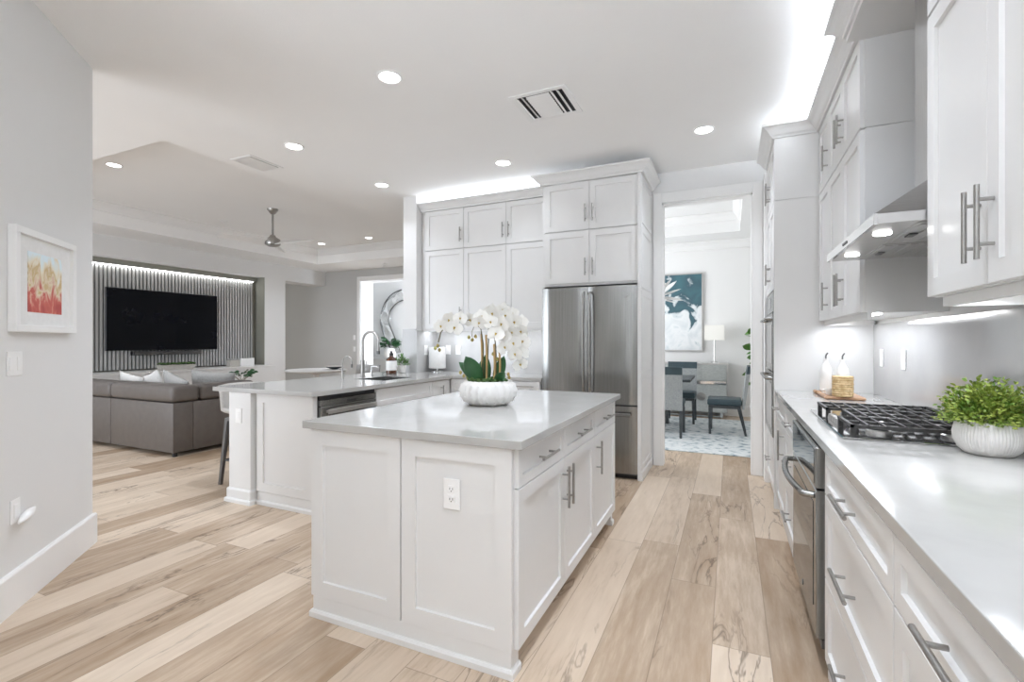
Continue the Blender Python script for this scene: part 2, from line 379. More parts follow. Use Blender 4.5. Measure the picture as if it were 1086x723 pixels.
struct(bx(-12.6, -10.9, 7.5, LY + .45, HC, 3.2).build('ceiling_hall', CEIL))
t = MB()
t.box(-8.345, -8.26, LY - 0.02, LY, 0, 2.87, 0.003); t.box(-6.55, -6.465, LY - 0.02, LY, 0, 2.87, 0.003); t.box(-8.26, -6.55, LY - 0.02, LY, 2.78, 2.87, 0.003)
t.box(-8.26, -8.245, LY, LY + 0.45, 0, 2.78); t.box(-6.565, -6.55, LY, LY + 0.45, 0, 2.78); t.box(-8.245, -6.565, LY, LY + 0.45, 2.765, 2.78)
struct(t.build('door_2', TRIM))
w = MB(); w.box(-9.6, -5.2, 10.6, 10.75, 0, HC); w.box(-9.6, -9.45, 9.6, 10.6, 0, HC); w.box(-5.35, -5.2, 9.6, 10.6, 0, HC)
struct(w.build('wall_foyer', WALL))
struct(bx(-9.6, -5.2, 9.6, 10.75, HC, 3.2).build('ceiling_foyer', CEIL))

# dining room beyond the cased opening
DX0, DX1 = -3.435, 1.3
w = MB(); w.box(-3.435, DX1 + .15, LY, LY + 0.12, 0, HC)
struct(w.build('wall_dining_back', TRIM))
struct(bx(DX1, DX1 + 0.15, YW + 0.12, LY, 0, HC).build('wall_dining_right', WALL))
c = MB(); ty0, ty1, tx0, tx1 = 6.1, 8.45, -3.0, 0.14
c.box(DX0, DX1 + .15, YW + 0.12, ty0, HC, 3.45); c.box(DX0, DX1 + .15, ty1, LY + .12, HC, 3.45); c.box(DX0, tx0, ty0, ty1, HC, 3.45); c.box(tx1, DX1 + .15, ty0, ty1, HC, 3.45); c.box(tx0, tx1, ty0, ty1, 3.36, 3.45)
struct(c.build('ceiling_dining', TRIM))
struct(MB().sweep([(tx0 + .001, ty0 + .001), (tx0 + .001, ty1 - .001), (tx1 - .001, ty1 - .001), (tx1 - .001, ty0 + .001)], [(0, 3.359), (0.1, 3.359), (0.1, 3.34), (0.06, 3.30), (0.03, 3.24), (0, 3.23)], closed=True).build('trim_3', TRIM))
struct(MB().sweep([(DX0 + .001, LY - .001), (DX1 - .001, LY - .001), (DX1 - .001, YW + .13)], [(0, HC - .001), (0.11, HC - .001), (0.11, HC - 0.02), (0.06, HC - 0.06), (0.03, HC - 0.13), (0, HC - 0.145)]).build('trim_4', TRIM))
struct(MB().sweep([(DX0 + .001, LY - .0005), (DX1 - .001, LY - .0005), (DX1 - .0005, YW + .13)], bprof).build('baseboard_dining', TRIM))
struct(MB().sweep([(TVX - .0, LY - .0005), (-8.35, LY - .0005)], bprof).build('baseboard_lounge', TRIM))


# ------------------------------------------------------------------ cabinet helpers
def handle(parent, kind, x, z, L, y=-0.02, r=0.0062, off=0.034):
    m = MB()
    if kind == 'v':
        m.cyl((x, y - off, z - L / 2), (x, y - off, z + L / 2), r)
        for s in (-1, 1): m.cyl((x, y, z + s * L * 0.30), (x, y - off, z + s * L * 0.30), r * 0.8, 10)
    else:
        m.cyl((x - L / 2, y - off, z), (x + L / 2, y - off, z), r)
        for s in (-1, 1): m.cyl((x + s * L * 0.30, y, z), (x + s * L * 0.30, y - off, z), r * 0.8, 10)
    return m.build('handle', NICKEL, parent, smooth=True)


def shaker(parent, name, x, z, w, h, fw=0.057, t=0.02, hd=None, loc=(0, 0, 0), rz=0, m=None):
    """recessed-panel front; local front faces -Y; placed at loc + rot(x) inside the parent"""
    b = MB()

    def ring(i, y): return [Vector((i, y, i)), Vector((w - i, y, i)), Vector((w - i, y, h - i)), Vector((i, y, h - i))]
    b._quadring([ring(0, -0.0005), ring(0, -t + 0.0015), ring(0.0015, -t), ring(fw, -t), ring(fw + 0.002, -t + 0.011)])
    R = Matrix.Rotation(rz, 3, 'Z'); p = Vector(loc) + R @ Vector((x, 0, z))
    o = b.build(name, m or PAINT, parent, p, (0, 0, rz))
    if hd:
        k = hd[0]
        handle(o, k, hd[1], hd[2], hd[3], -t)
    return o


def outlet(name, label, loc, rz, group=None, kind='rocker', w=0.072, h=0.118):
    o = thing(name, label, 'switch' if 'switch' in name else 'outlet', loc, rz, group)
    MB().box(-w / 2, w / 2, -0.006, -0.0005, -h / 2, h / 2, 0.002).build('cover_plate', PLATE, o)
    if kind == 'rocker':
        MB().box(-0.017, 0.017, -0.009, -0.0055, -0.033, 0.033, 0.0015).build('rocker', PLATE, o)
    elif kind == 'double':
        for s in (-1, 1): MB().box(s * w / 4 - 0.017, s * w / 4 + 0.017, -0.009, -0.0055, -0.033, 0.033, 0.0015).build('rocker', PLATE, o)
    else:
        for s in (-1, 1):
            f = MB().box(-0.017, 0.017, -0.008, -0.0055, s * 0.021 - 0.0145, s * 0.021 + 0.0145, 0.002).build('receptacle', PLATE, o)
            d = MB()
            d.box(-0.008, -0.0055, -0.0086, -0.0079, s * 0.021 - 0.003, s * 0.021 + 0.006); d.box(0.0055, 0.008, -0.0086, -0.0079, s * 0.021 - 0.003, s * 0.021 + 0.006)
            d.cyl((0, -0.0079, s * 0.021 - 0.008), (0, -0.0086, s * 0.021 - 0.008), 0.0025, 8)
            d.build('slot', BLACK, f)
    return o


CB = 0.887   # underside of the worktops
CT = 0.922
FACE_R = -PI / 2   # faces -X
FACE_L = PI / 2    # faces +X

# ------------------------------------------------------------------ island
isl = thing('island_cabinet', 'white panelled kitchen island cabinet standing alone in the middle of the kitchen', 'cabinet', (-1.81, 1.695, 0))
IW, IL = 1.045, 1.715
b = MB(); b.box(0, IW, 0, IL, 0.097, CB - 0.001); b.build('carcass', PAINT, isl)
shaker(isl, 'end_panel', 0.0, 0.097, 0.518, CB - 0.1, 0.072)
shaker(isl, 'end_panel', 0.524, 0.097, 0.521, CB - 0.1, 0.072)
b = MB(); b.box(0.012, IW - 0.002, -0.018, 0.05, 0.0, 0.0965); b.box(0.012, IW - 0.075, 0.05, IL - 0.02, 0.0, 0.0965); b.box(0.012, IW - 0.002, IL - 0.05, IL, 0, 0.0965)
b.build('plinth', PAINT, isl)
MB().sweep([(0.0105, IL - .02), (0.0105, -0.019), (IW - 0.001, -0.019), (IW - 0.001, 0.05)][::-1], [(0, 0.0), (-0.0, 0.0)] and [(0, 0), (0.012, 0), (0.012, 0.024), (0.006, 0.032), (0, 0.034)][::1]).build('shoe_moulding', PAINT, isl) if False else None
sh = [(0, 0), (0.013, 0), (0.013, 0.024), (0.007, 0.033), (0, 0.035)]
MB().sweep([(0.0115, IL - 0.02), (0.0115, -0.0185), (IW - 0.0015, -0.0185), (IW - 0.0015, 0.05)][::-1], [(-o, z) for o, z in sh]).build('shoe_moulding', PAINT, isl)
MB().sweep([(IW - 0.0015, IL - 0.05), (IW - 0.0015, IL + 0.001)], sh).build('shoe_moulding', PAINT, isl)
for i, (y0, wd) in enumerate(((0.005, 0.565), (0.575, 0.565), (1.145, 0.565))):
    shaker(isl, 'drawer', y0, 0.727, wd, 0.152, 0.042, hd=('h', wd / 2, 0.076, 0.20), loc=(IW, 0, 0), rz=FACE_L)
    hx = wd - 0.032 if i == 0 else 0.032
    if i == 2: hx = 0.045
    shaker(isl, 'door', y0, 0.100, wd, 0.622, 0.057, hd=('v', hx, 0.49, 0.20), loc=(IW, 0, 0), rz=FACE_L)
o = tag(MB().box(-1.848, -0.715, 1.655, 3.45, CB, CT, 0.003, 2).build('countertop', QUARTZ), 'light grey quartz slab topping the free-standing island under the orchid', 'countertop')
outlet('wall_outlet', 'white double power outlet set into the front panel of the island', (-1.035, 1.6825, 0.675), 0, kind='duplex', w=0.078, h=0.125)

# ------------------------------------------------------------------ peninsula with sink, and back run
PX = -2.84
pen = thing('peninsula_cabinet', 'white peninsula base cabinet run with corner post holding sink and dishwasher', 'cabinet', (PX, 2.655, 0))
b = MB()
b.box(-0.62, 0, 0, 0.03, 0.10, CB - 0.001)            # end gable
b.box(-0.62, 0, 0.665, 1.53, 0.10, 0.64); b.box(-0.62, 0, 1.53, 2.09, 0.10, CB - 0.001); b.box(-0.59, 0, 2.09, 2.53, 0.10, CB - 0.001); b.box(-0.62, -0.60, 0.03, 0.665, 0.10, CB - 0.001); b.box(-0.62, -0.60, 0.665, 1.53, 0.64, CB - 0.001); b.box(-0.02, 0, 0.665, 1.53, 0.64, CB - 0.001)
b.box(-0.64, -0.6205, 0.0, 2.1, 0.0, CB - 0.001)
b.build('carcass', PAINT, pen)
shaker(pen, 'end_panel', -0.60, 0.105, 0.605, CB - 0.11, 0.07)
b = MB(); b.box(-0.88, -0.625, -0.055, 0.14, 0.0, CB - 0.001, 0.002); b.build('post', PAINT, pen)
b = MB(); b.box(-0.60, 0.0, -0.012, 0.03, 0.0, 0.0995); b.box(-0.59, -0.07, 0.66, 2.53, 0.0, 0.0995); b.build('plinth', PAINT, pen)
b = MB(); b.sweep([(-0.6245, 0.0), (-0.6245, -0.0555), (-0.8805, -0.0555), (-0.8805, 0.14)], [(-o, z) for o, z in [(0, 0.0), (0.012, 0.0), (0.012, 0.10), (0.006, 0.112), (0, 0.115)]])
b.build('post_base', PAINT, pen)
b = MB(); b.sweep([(0.0005, 0.03), (0.0005, -0.0125), (-0.61, -0.0125)], [(-o, z) for o, z in sh]); b.sweep([(-0.612, -0.0125), (-0.612, -0.068), (-0.8925, -0.068), (-0.8925, 0.14)], [(-o, z) for o, z in sh]); b.build('shoe_moulding', PAINT, pen)
shaker(pen, 'false_front', 0.675, 0.727, 0.86, 0.152, 0.042, loc=(0, 0, 0), rz=FACE_L)
for k in (0, 1): shaker(pen, 'door', 0.675 + k * 0.432, 0.102, 0.428, 0.62, 0.057, hd=('v', 0.39 if k == 0 else 0.038, 0.52, 0.16), loc=(0, 0, 0), rz=FACE_L)
shaker(pen, 'door', 1.54, 0.102, 0.325, 0.777, 0.057, hd=('v', 0.16, 0.66, 0.13), loc=(0, 0, 0), rz=FACE_L)
dw = thing('dishwasher', 'stainless steel dishwasher in the peninsula beside the sink cabinet', 'dishwasher', (PX, 2.69, 0), FACE_L)
MB().box(0.0, 0.63, 0.002, 0.56, 0.10, CB - 0.004).build('body', DARKST, dw)
MB().box(0.004, 0.626, -0.028, 0.0015, 0.11, 0.80, 0.004).build('door', STEEL, dw)
MB().box(0.004, 0.626, -0.026, 0.0015, 0.803, 0.85, 0.003).build('control_strip', STEEL, dw)
MB().box(0.004, 0.626, -0.008, 0.0015, 0.852, CB - 0.006).build('vent_gap', BLACK, dw)
MB().box(0.28, 0.38, -0.027, -0.0262, 0.815, 0.832).build('display', BLACK, dw)
h = MB(); h.box(0.05, 0.60, -0.062, -0.052, 0.742, 0.778, 0.003); h.box(0.06, 0.075, -0.052, -0.028, 0.75, 0.77); h.box(0.575, 0.59, -0.052, -0.028, 0.75, 0.77); h.build('handle', STEELH, dw)

# L-shaped worktop with the sink cut out
b = MB(); sx0, sx1, sy0, sy1 = -3.40, -3.00, 3.66, 4.17
for r in ((-3.91, sx0, 2.59, 4.55), (sx1, -2.795, 2.59, 4.55), (sx0, sx1, 2.59, sy0), (sx0, sx1, sy1, 4.55), (-3.91, -3.64, 4.55, 4.90), (-3.434, -1.745, 4.55, YW - 0.021), (-3.64, -3.434, 4.55, 4.744)): b.box(*r[:2], *r[2:], CB, CT)
tag(b.build('countertop', QUARTZ), 'light grey quartz L-shaped worktop over the peninsula and the back counter', 'countertop')
sk = thing('kitchen_sink', 'undermount stainless steel sink sunk into the peninsula worktop', 'sink', ((sx0 + sx1) / 2, (sy0 + sy1) / 2, 0))
hx, hy = (sx1 - sx0) / 2 - 0.002, (sy1 - sy0) / 2 - 0.002
b = MB(); b._quadring([[Vector((sx * k * hx, sy * k * hy, z)) for sx, sy in ((-1, -1), (1, -1), (1, 1), (-1, 1))] for k, z in ((1, CT - 0.006), (1, CT - 0.02), (0.97, 0.70), (0.9, 0.685))], cap0=False)
b.build('basin', STEEL, sk)
MB().lathe([(0.001, 0.686), (0.04, 0.686), (0.045, 0.69), (0.03, 0.691), (0.001, 0.688)], n=20).build('drain', CHROME, sk)


def gooseneck(name, label, loc, H, R, r, lever, tip, m):
    o = thing(name, label, 'faucet', loc)
    MB().lathe([(r * 2.0, 0.0005), (r * 2.0, 0.008), (r * 1.45, 0.014), (r * 1.45, H * 0.36), (r, H * 0.37), (0.001, H * 0.375)], n=20).build('body', m, o, smooth=True)
    pts = [(0, 0, H * 0.36), (0, 0, H - R)] + [(R - R * math.cos(a), 0, H - R + R * math.sin(a)) for a in [PI * i / 14 for i in range(1, 15)]] + [(2 * R, 0, H - R - tip)]
    MB().tube(pts, r * 0.92, 12).build('spout', m, o, smooth=True)
    MB().cyl((2 * R, 0, H - R - tip + 0.004), (2 * R, 0, H - R - tip - 0.03), r * 1.25, 14).build('spray_head', DARKST, o, smooth=True)
    if lever: MB().cyl((0, r * 1.3, H * 0.16), (0, r * 1.3 + 0.03, H * 0.16), r * 0.8).cyl((0, r * 1.3 + 0.022, H * 0.16), (0.01, r * 1.3 + 0.03, H * 0.34), r * 0.4).build('lever', CHROME, o, smooth=True)
    return o


gooseneck('kitchen_faucet', 'tall brushed steel gooseneck faucet behind the peninsula sink', (-3.575, 4.0, CT), 0.475, 0.105, 0.0145, True, 0.10, NICKEL)
gooseneck('drinking_water_faucet', 'small slim gooseneck drinking-water tap beside the tall faucet', (-3.53, 3.66, CT), 0.225, 0.06, 0.0075, False, 0.02, NICKEL)
o = thing('soap_dispenser', 'chrome soap pump between the tall faucet and the amber bottle', 'soap dispenser', (-3.60, 4.17, CT))
MB().lathe([(0.022, 0.0005), (0.022, 0.006), (0.012, 0.01), (0.012, 0.06), (0.006, 0.062), (0.006, 0.10), (0.001, 0.10)], n=16).build('body', CHROME, o, smooth=True)
MB().tube([(0, 0, 0.095), (0.03, 0, 0.10), (0.075, 0, 0.098), (0.085, 0, 0.088)], 0.006, 10).build('spout', CHROME, o, smooth=True)
o = thing('soap_bottle', 'amber glass soap bottle with pale label standing by the sink', 'bottle', (-3.57, 4.47, CT))
MB().lathe([(0.055, 0.001), (0.06, 0.006), (0.06, 0.155), (0.05, 0.178), (0.024, 0.195), (0.022, 0.205), (0.001, 0.205)], n=24).build('body', AMBER, o, smooth=True)
MB().lathe([(0.061, 0.045), (0.061, 0.145)], n=24)._quadring and MB().lathe([(0.0605, 0.04), (0.0615, 0.042), (0.0615, 0.148), (0.0605, 0.15)], n=24).build('paper_label', PAPER, o, smooth=True)
MB().lathe([(0.022, 0.206), (0.022, 0.235), (0.012, 0.24), (0.012, 0.262), (0.001, 0.262)], n=18).build('cap', BLACK, o, smooth=True)


# ---- leaves and plants
def leaf_pts(L, Wd, curl, fold, n=5):
    rows = []
    for i in range(n + 1):
        t = i / n; ww = Wd * math.sin(PI * min(0.98, t * 0.92 + 0.06)) ** 0.8
        if i == n: ww = 0.0006
        z = -curl * t * t
        rows.append([(-ww, L * t, z + fold * ww), (0, L * t, z), (ww, L * t, z + fold * ww)])
    return rows


def add_leaf(mb, mtx, L, Wd, curl=0.0, fold=0.25, n=5):
    rows = [[mtx @ Vector(p) for p in r] for r in leaf_pts(L, Wd, curl, fold, n)]
    mb._quadring(rows, False, False, closed=False)


def orient(p, d, roll=0.0):
    d = Vector(d).normalized(); q = d.to_track_quat('Y', 'Z')
    return Matrix.Translation(Vector(p)) @ q.to_matrix().to_4x4() @ Matrix.Rotation(roll, 4, 'Y')


def bush(rx, rz, n, L, Wd, z0, rng, spiky=0.0):
    b = MB()
    for i in range(n):
        a = rng.uniform(0, 2 * PI); u = rng.uniform(0.0, 1) ; el = math.asin(u)
        d = Vector((math.cos(a) * math.cos(el), math.sin(a) * math.cos(el), math.sin(el)))
        k = rng.uniform(0.45, 1.0) * (1 + spiky * rng.uniform(-1, 1) * 0.5)
        p = Vector((d.x * rx * k, d.y * rx * k, z0 + d.z * rz * k))
        dd = d + Vector((rng.uniform(-1, 1), rng.uniform(-1, 1), rng.uniform(-0.5, 1.0))) * 0.9
        s = rng.uniform(0.65, 1.2)
        add_leaf(b, orient(p, dd, rng.uniform(-1, 1)), L * s, Wd * s, L * 0.2, 0.3, 3)
    return b


rng = random.Random(3)
o = thing('potted_herb', 'little spiky green plant in a white cup beside the amber bottle', 'plant', (-3.545, 4.635, CT))
MB().lathe([(0.04, 0.001), (0.044, 0.004), (0.052, 0.09), (0.046, 0.09), (0.044, 0.075), (0.001, 0.075)], n=22).build('pot', CERAM, o, smooth=True)
bush(0.065, 0.13, 130, 0.045, 0.008, 0.09, rng, 0.5).build('foliage', LEAFM, o)
b = MB()
for i in range(10): a = i * 0.63; b.cyl((0.01 * math.cos(a), 0.01 * math.sin(a), 0.074), (0.05 * math.cos(a), 0.05 * math.sin(a), 0.16), 0.0015, 5)
b.build('stem', TWIG, o)

# paper towel in the corner
o = thing('paper_towel_holder', 'upright paper towel roll on a steel holder in the corner of the back counter', 'paper towel', (-3.29, 5.0, CT))
MB().lathe([(0.088, 0.0008), (0.088, 0.01), (0.08, 0.014), (0.001, 0.014)], n=30).build('base', CHROME, o, smooth=True)
MB().cyl((0, 0, 0.014), (0, 0, 0.315), 0.008).build('rod', CHROME, o, smooth=True)
MB().lathe([(0.001, 0.314), (0.014, 0.316), (0.016, 0.328), (0.01, 0.338), (0.001, 0.34)], n=16).build('knob', CHROME, o, smooth=True)
MB().lathe([(0.022, 0.045), (0.10, 0.045), (0.104, 0.05), (0.104, 0.298), (0.10, 0.303), (0.022, 0.303)], n=36).build('paper_roll', PAPER, o, smooth=True)

# back base cabinet
bc = thing('base_cabinet', 'white drawer base cabinet on the back wall between corner and refrigerator', 'cabinet', (-2.835, 4.575, 0))
MB().box(0.001, 1.075, 0.002, 0.6, 0.10, CB - 0.001).build('carcass', PAINT, bc)
MB().box(0.06, 1.075, 0.06, 0.6, 0, 0.0995).build('plinth', PAINT, bc)
shaker(bc, 'drawer', 0.02, 0.727, 0.52, 0.152, 0.042, hd=('h', 0.26, 0.076, 0.18))
shaker(bc, 'drawer', 0.55, 0.727, 0.52, 0.152, 0.042, hd=('h', 0.37, 0.105, 0.19))
shaker(bc, 'door', 0.02, 0.102, 0.52, 0.62, hd=('v', 0.48, 0.5, 0.18)); shaker(bc, 'door', 0.55, 0.102, 0.52, 0.62, hd=('v', 0.04, 0.5, 0.18))

# splash panels
o = tag(bx(-3.434, -1.74, YW - 0.02, YW - 0.0005, CT - 0.0345, 1.425).build('backsplash', SPLASH), 'grey quartz backsplash behind the paper towel and orchid on the back wall', 'backsplash')
o = tag(bx(-3.4345, -3.414, 4.747, YW - 0.021, CT + 0.0005, 1.425).build('backsplash', SPLASH), 'narrow return backsplash on the stub wall beside the paper towel', 'backsplash')
o = tag(bx(-3.627, -3.435, 4.746, 4.7665, CT - 0.034, 1.445).build('backsplash', SPLASH), 'grey quartz panel on the end of the stub wall behind the herb pot', 'backsplash')
o = tag(bx(XW - 0.02, XW - 0.0005, 0.2, 4.219, CT - 0.034, 1.418).build('backsplash', SPLASH), 'long polished grey quartz backsplash behind the gas cooktop', 'backsplash')
for x, lb in ((-3.242, 'white outlet on the back backsplash, first to the right of the paper towel'), (-3.097, 'white switch plate on the back backsplash, just left of the orchid leaves'), (-2.351, 'white outlet on the back backsplash, to the right of the orchid blossoms')):
    outlet('wall_outlet', lb, (x, YW - 0.0205, 1.188), 0)
outlet('wall_outlet', 'white outlet on the stub wall left of the paper towel roll', (-3.4135, 4.93, 1.188), FACE_L)
outlet('wall_outlet', 'white outlet on the right backsplash nearer the oil bottles', (XW - 0.0205, 4.0, 1.185), FACE_R)
outlet('wall_outlet', 'white outlet on the right backsplash nearer the boxwood plant', (XW - 0.0205, 3.545, 1.188), FACE_R)
outlet('wall_outlet', 'white outlet on the square post at the end of the peninsula', (-3.60, 2.5995, 0.70), 0)

# ------------------------------------------------------------------ upper cabinets on the back wall
UZ0, USEAM, UZ1 = 1.445, 2.385, 2.865
ucrown = [(-0.03, UZ1), (0.012, UZ1), (0.016, UZ1 + 0.012), (0.03, UZ1 + 0.022), (0.05, UZ1 + 0.05), (0.07, UZ1 + 0.068), (0.085, UZ1 + 0.075), (0.085, UZ1 + 0.09), (-0.03, UZ1 + 0.09)]


def upper(label, loc, rz, cols, depth, hds, filler=0.0, group=None, wtot=None):
    """stacked wall cabinet; cols = widths; hds = per column handle x side 'l' or 'r'"""
    o = thing('wall_cabinet', label, 'cabinet', loc, rz, group)
    wd = wtot or (filler + sum(cols) + 0.003 * len(cols))
    b = MB(); b.box(0.0005, wd, 0.0, depth, UZ0, USEAM - 0.0035); b.box(0.0005, wd, 0.0, depth, USEAM + 0.0035, UZ1 - 0.0005); b.box(0.008, wd - 0.008, 0.008, depth, USEAM - 0.0035, USEAM + 0.0035)
    b.build('carcass', PAINT, o)
    x = filler
    for wc, s in zip(cols, hds):
        hx = 0.035 if s == 'l' else wc - 0.035
        shaker(o, 'lower_door', x, UZ0 + 0.003, wc, USEAM - UZ0 - 0.008, hd=('v', hx, 0.155, 0.19))
        shaker(o, 'upper_door', x, USEAM + 0.006, wc, UZ1 - USEAM - 0.012, hd=('v', hx, 0.155, 0.17))
        x += wc + 0.003
    return o


def led(parent, loc, rz, L, W_, power, up=False, col=(0.92, 0.985, 1.09)):
    area('led_light', loc, (PI if up else 0, 0, rz), L, W_, power, col, parent=parent)


u1 = upper('white stacked wall cabinet with single door column next to the stub wall', (-3.434, 4.88, 0), 0, [0.535], 0.318, ['r'], filler=0.062)
u2 = upper('white stacked wall cabinet with paired doors beside the refrigerator surround', (-2.832, 4.88, 0), 0, [0.545, 0.545], 0.318, ['r', 'l'], wtot=1.096)
for u_, wd in ((u1, 0.60), (u2, 1.094)):
    MB().box(0.002, wd, -0.002, 0.014, UZ0 - 0.032, UZ0 - 0.0005).build('light_rail', PAINT, u_)
    MB().box(0.03, wd - 0.03, 0.05, 0.065, UZ0 - 0.008, UZ0 - 0.0005).build('led_strip', LED, u_)
    led(u_, (wd / 2, 0.10, UZ0 - 0.02), 0, wd - 0.08, 0.05, 0.8 * wd)
struct(MB().sweep([(-1.737, 4.859), (-3.434, 4.859)][::-1], ucrown).build('trim_5', PAINT))
area('cove_led_back', (-2.6, 5.05, UZ1 + 0.06), (PI, 0, 0), 1.6, 0.10, 5, (0.92, 0.985, 1.09))

# ------------------------------------------------------------------ refrigerator and its surround
fs = thing('refrigerator_surround', 'tall white cabinet boxing in the steel refrigerator with four doors above', 'cabinet', (-1.735, 4.57, 0))
b = MB(); b.box(0.0, 0.952, 0.0, 0.629, 1.845, USEAM - 0.002); b.box(0.0, 0.952, 0.0, 0.629, USEAM + 0.002, UZ1 - 0.0005); b.box(0.004, 0.95, 0.004, 0.629, USEAM - 0.002, USEAM + 0.002); b.build('carcass', PAINT, fs)
b = MB(); b.box(0.953, 0.985, -0.035, 0.629, 0.0, UZ1 - 0.0005); b.build('side_panel', PAINT, fs)
MB().box(0.0, 0.018, 0.0, 0.629, 0.0, 1.8445).build('side_panel', PAINT, fs)
for z0, h_ in ((0.10, 0.83), (0.97, 0.80), (1.80, 0.56), (USEAM + 0.02, 0.43)):
    shaker(fs, 'side_moulding', 0.0, z0, 0.60, h_, 0.045, 0.006, loc=(0.9853, -0.02, 0), rz=FACE_L)
MB().sweep([(0.9853, -0.036), (0.9853, 0.605)], [(0, 0), (0.012, 0), (0.012, 0.07), (0.006, 0.082), (0, 0.085)]).build('base_moulding', PAINT, fs)
for k in (0, 1):
    xx = 0.028 + k * 0.462
    hx = 0.459 - 0.035 if k == 0 else 0.035
    shaker(fs, 'lower_door', xx, 1.868, 0.459, USEAM - 1.868 - 0.006, hd=('v', hx, 0.155, 0.17))
    shaker(fs, 'upper_door', xx, USEAM + 0.006, 0.459, UZ1 - USEAM - 0.012, hd=('v', hx, 0.155, 0.17))
MB().sweep([(-0.0005, 0.31), (-0.0005, -0.0355), (0.9925, -0.0355), (0.9925, 0.60)], ucrown).build('crown_moulding', PAINT, fs)

fr = thing('refrigerator', 'stainless steel french-door refrigerator with bottom freezer', 'refrigerator', (-1.735, 4.555, 0))
MB().box(0.022, 0.946, 0.03, 0.60, 0.03, 1.815).build('body', DARKST, fr)


def fdoor(name, x0, x1, z0, z1, bow=0.022, m=STEEL):
    b = MB(); n = 12; rings = []
    prof = []
    for i in range(n + 1):
        t = i / n; e = min(1, 6 * t, 6 * (1 - t)); e = math.sin(e * PI / 2)
        prof.append((x0 + (x1 - x0) * t, -0.012 - bow * e * (0.65 + 0.35 * math.sin(PI * t))))
    prof = [(x0, 0.028)] + prof + [(x1, 0.028)]
    return b.prism(prof, z0, z1).build(name, m, fr, smooth=True)


d1 = fdoor('door', 0.003, 0.472, 0.70, 1.825); d2 = fdoor('door', 0.477, 0.953, 0.70, 1.825); d3 = fdoor('freezer_drawer', 0.003, 0.953, 0.055, 0.685)
for d, x in ((d1, 0.445), (d2, 0.508)):
    pts = [(x, -0.035, 0.80)] + [(x, -0.068 - 0.018 * math.sin(PI * i / 10), 0.82 + 0.93 * i / 10) for i in range(11)] + [(x, -0.035, 1.77)]
    MB().tube(pts, 0.011, 10).build('handle', NICKEL, d, smooth=True)
h = MB(); h.box(0.06, 0.90, -0.082, -0.066, 0.596, 0.628, 0.005); h.box(0.07, 0.09, -0.066, -0.03, 0.60, 0.62); h.box(0.87, 0.89, -0.066, -0.03, 0.60, 0.62); h.build('handle', STEEL, d3)
MB().box(0.0, 0.953, -0.01, 0.028, 0.686, 0.699).build('gasket', BLACK, fr)
MB().cyl((0.855, -0.034, 1.72), (0.855, -0.0375, 1.72), 0.014, 20).build('emblem', NICKEL, d2)
MB().box(0.03, 0.94, 0.03, 0.55, 0.0, 0.03).build('foot_grille', BLACK, fr)

# ------------------------------------------------------------------ right-hand run
RX = 0.345          # base cabinet faces
bl = [('base_cabinet', 'white base cabinet right of the under-counter oven, nearest the bottom edge', 1.297, 0.85, 'dd'),
      ('base_cabinet', 'white three-drawer base cabinet directly right of the under-counter oven', 2.19, 0.889, 'ddd'),
      ('base_cabinet', 'white three-drawer base cabinet directly left of the under-counter oven', 3.60, 0.655, 'ddd'),
      ('base_cabinet', 'narrow white base cabinet between oven tower and left-hand drawers', 4.219, 0.615, 'vd')]
for nm, lb, y1, wd, kind in bl:
    o = thing(nm, lb, 'cabinet', (RX, y1, 0), FACE_R)
    MB().box(0.001, wd - 0.001, 0.0005, 0.59, 0.10, CB - 0.001).build('carcass', PAINT, o)
    MB().box(0.001, wd - 0.001, 0.012, 0.59, 0.0, 0.0995).build('plinth', PAINT, o)
    MB().box(0.001, wd - 0.001, -0.001, 0.0115, 0.0, 0.03).build('shoe_moulding', PAINT, o)
    f0 = 0.06 if kind == 'ddd' and wd > 0.8 else 0.003
    w2 = wd - f0 - 0.003
    if kind == 'ddd':
        L = 0.22 if wd > 0.8 else 0.18
        shaker(o, 'drawer', f0, 0.727, w2, 0.152, 0.04, hd=('h', w2 / 2, 0.076, L))
        shaker(o, 'drawer', f0, 0.415, w2, 0.307, 0.055, hd=('h', w2 / 2, 0.15, L))
        shaker(o, 'drawer', f0, 0.105, w2, 0.305, 0.055, hd=('h', w2 / 2, 0.15, L))
    elif kind == 'dd':
        shaker(o, 'drawer', f0, 0.727, w2, 0.152, 0.045, hd=('h', 0.36, 0.07, 0.25))
        for k in (0, 1): shaker(o, 'door', f0 + k * (w2 / 2 + 0.001), 0.105, w2 / 2 - 0.002, 0.617, hd=('v', w2 / 2 - 0.04 if k == 0 else 0.035, 0.5, 0.2))
    else:
        shaker(o, 'drawer', f0, 0.727, w2, 0.152, 0.04, hd=('h', 0.2, 0.076, 0.16))
        shaker(o, 'door', f0, 0.105, w2, 0.617, hd=('v', w2 - 0.035, 0.50, 0.20))
tag(MB().box(0.318, XW - 0.021, 0.2, 4.2185, CB, CT, 0.003, 2).build('countertop', QUARTZ), 'long light quartz worktop along the right wall carrying the gas cooktop', 'countertop')

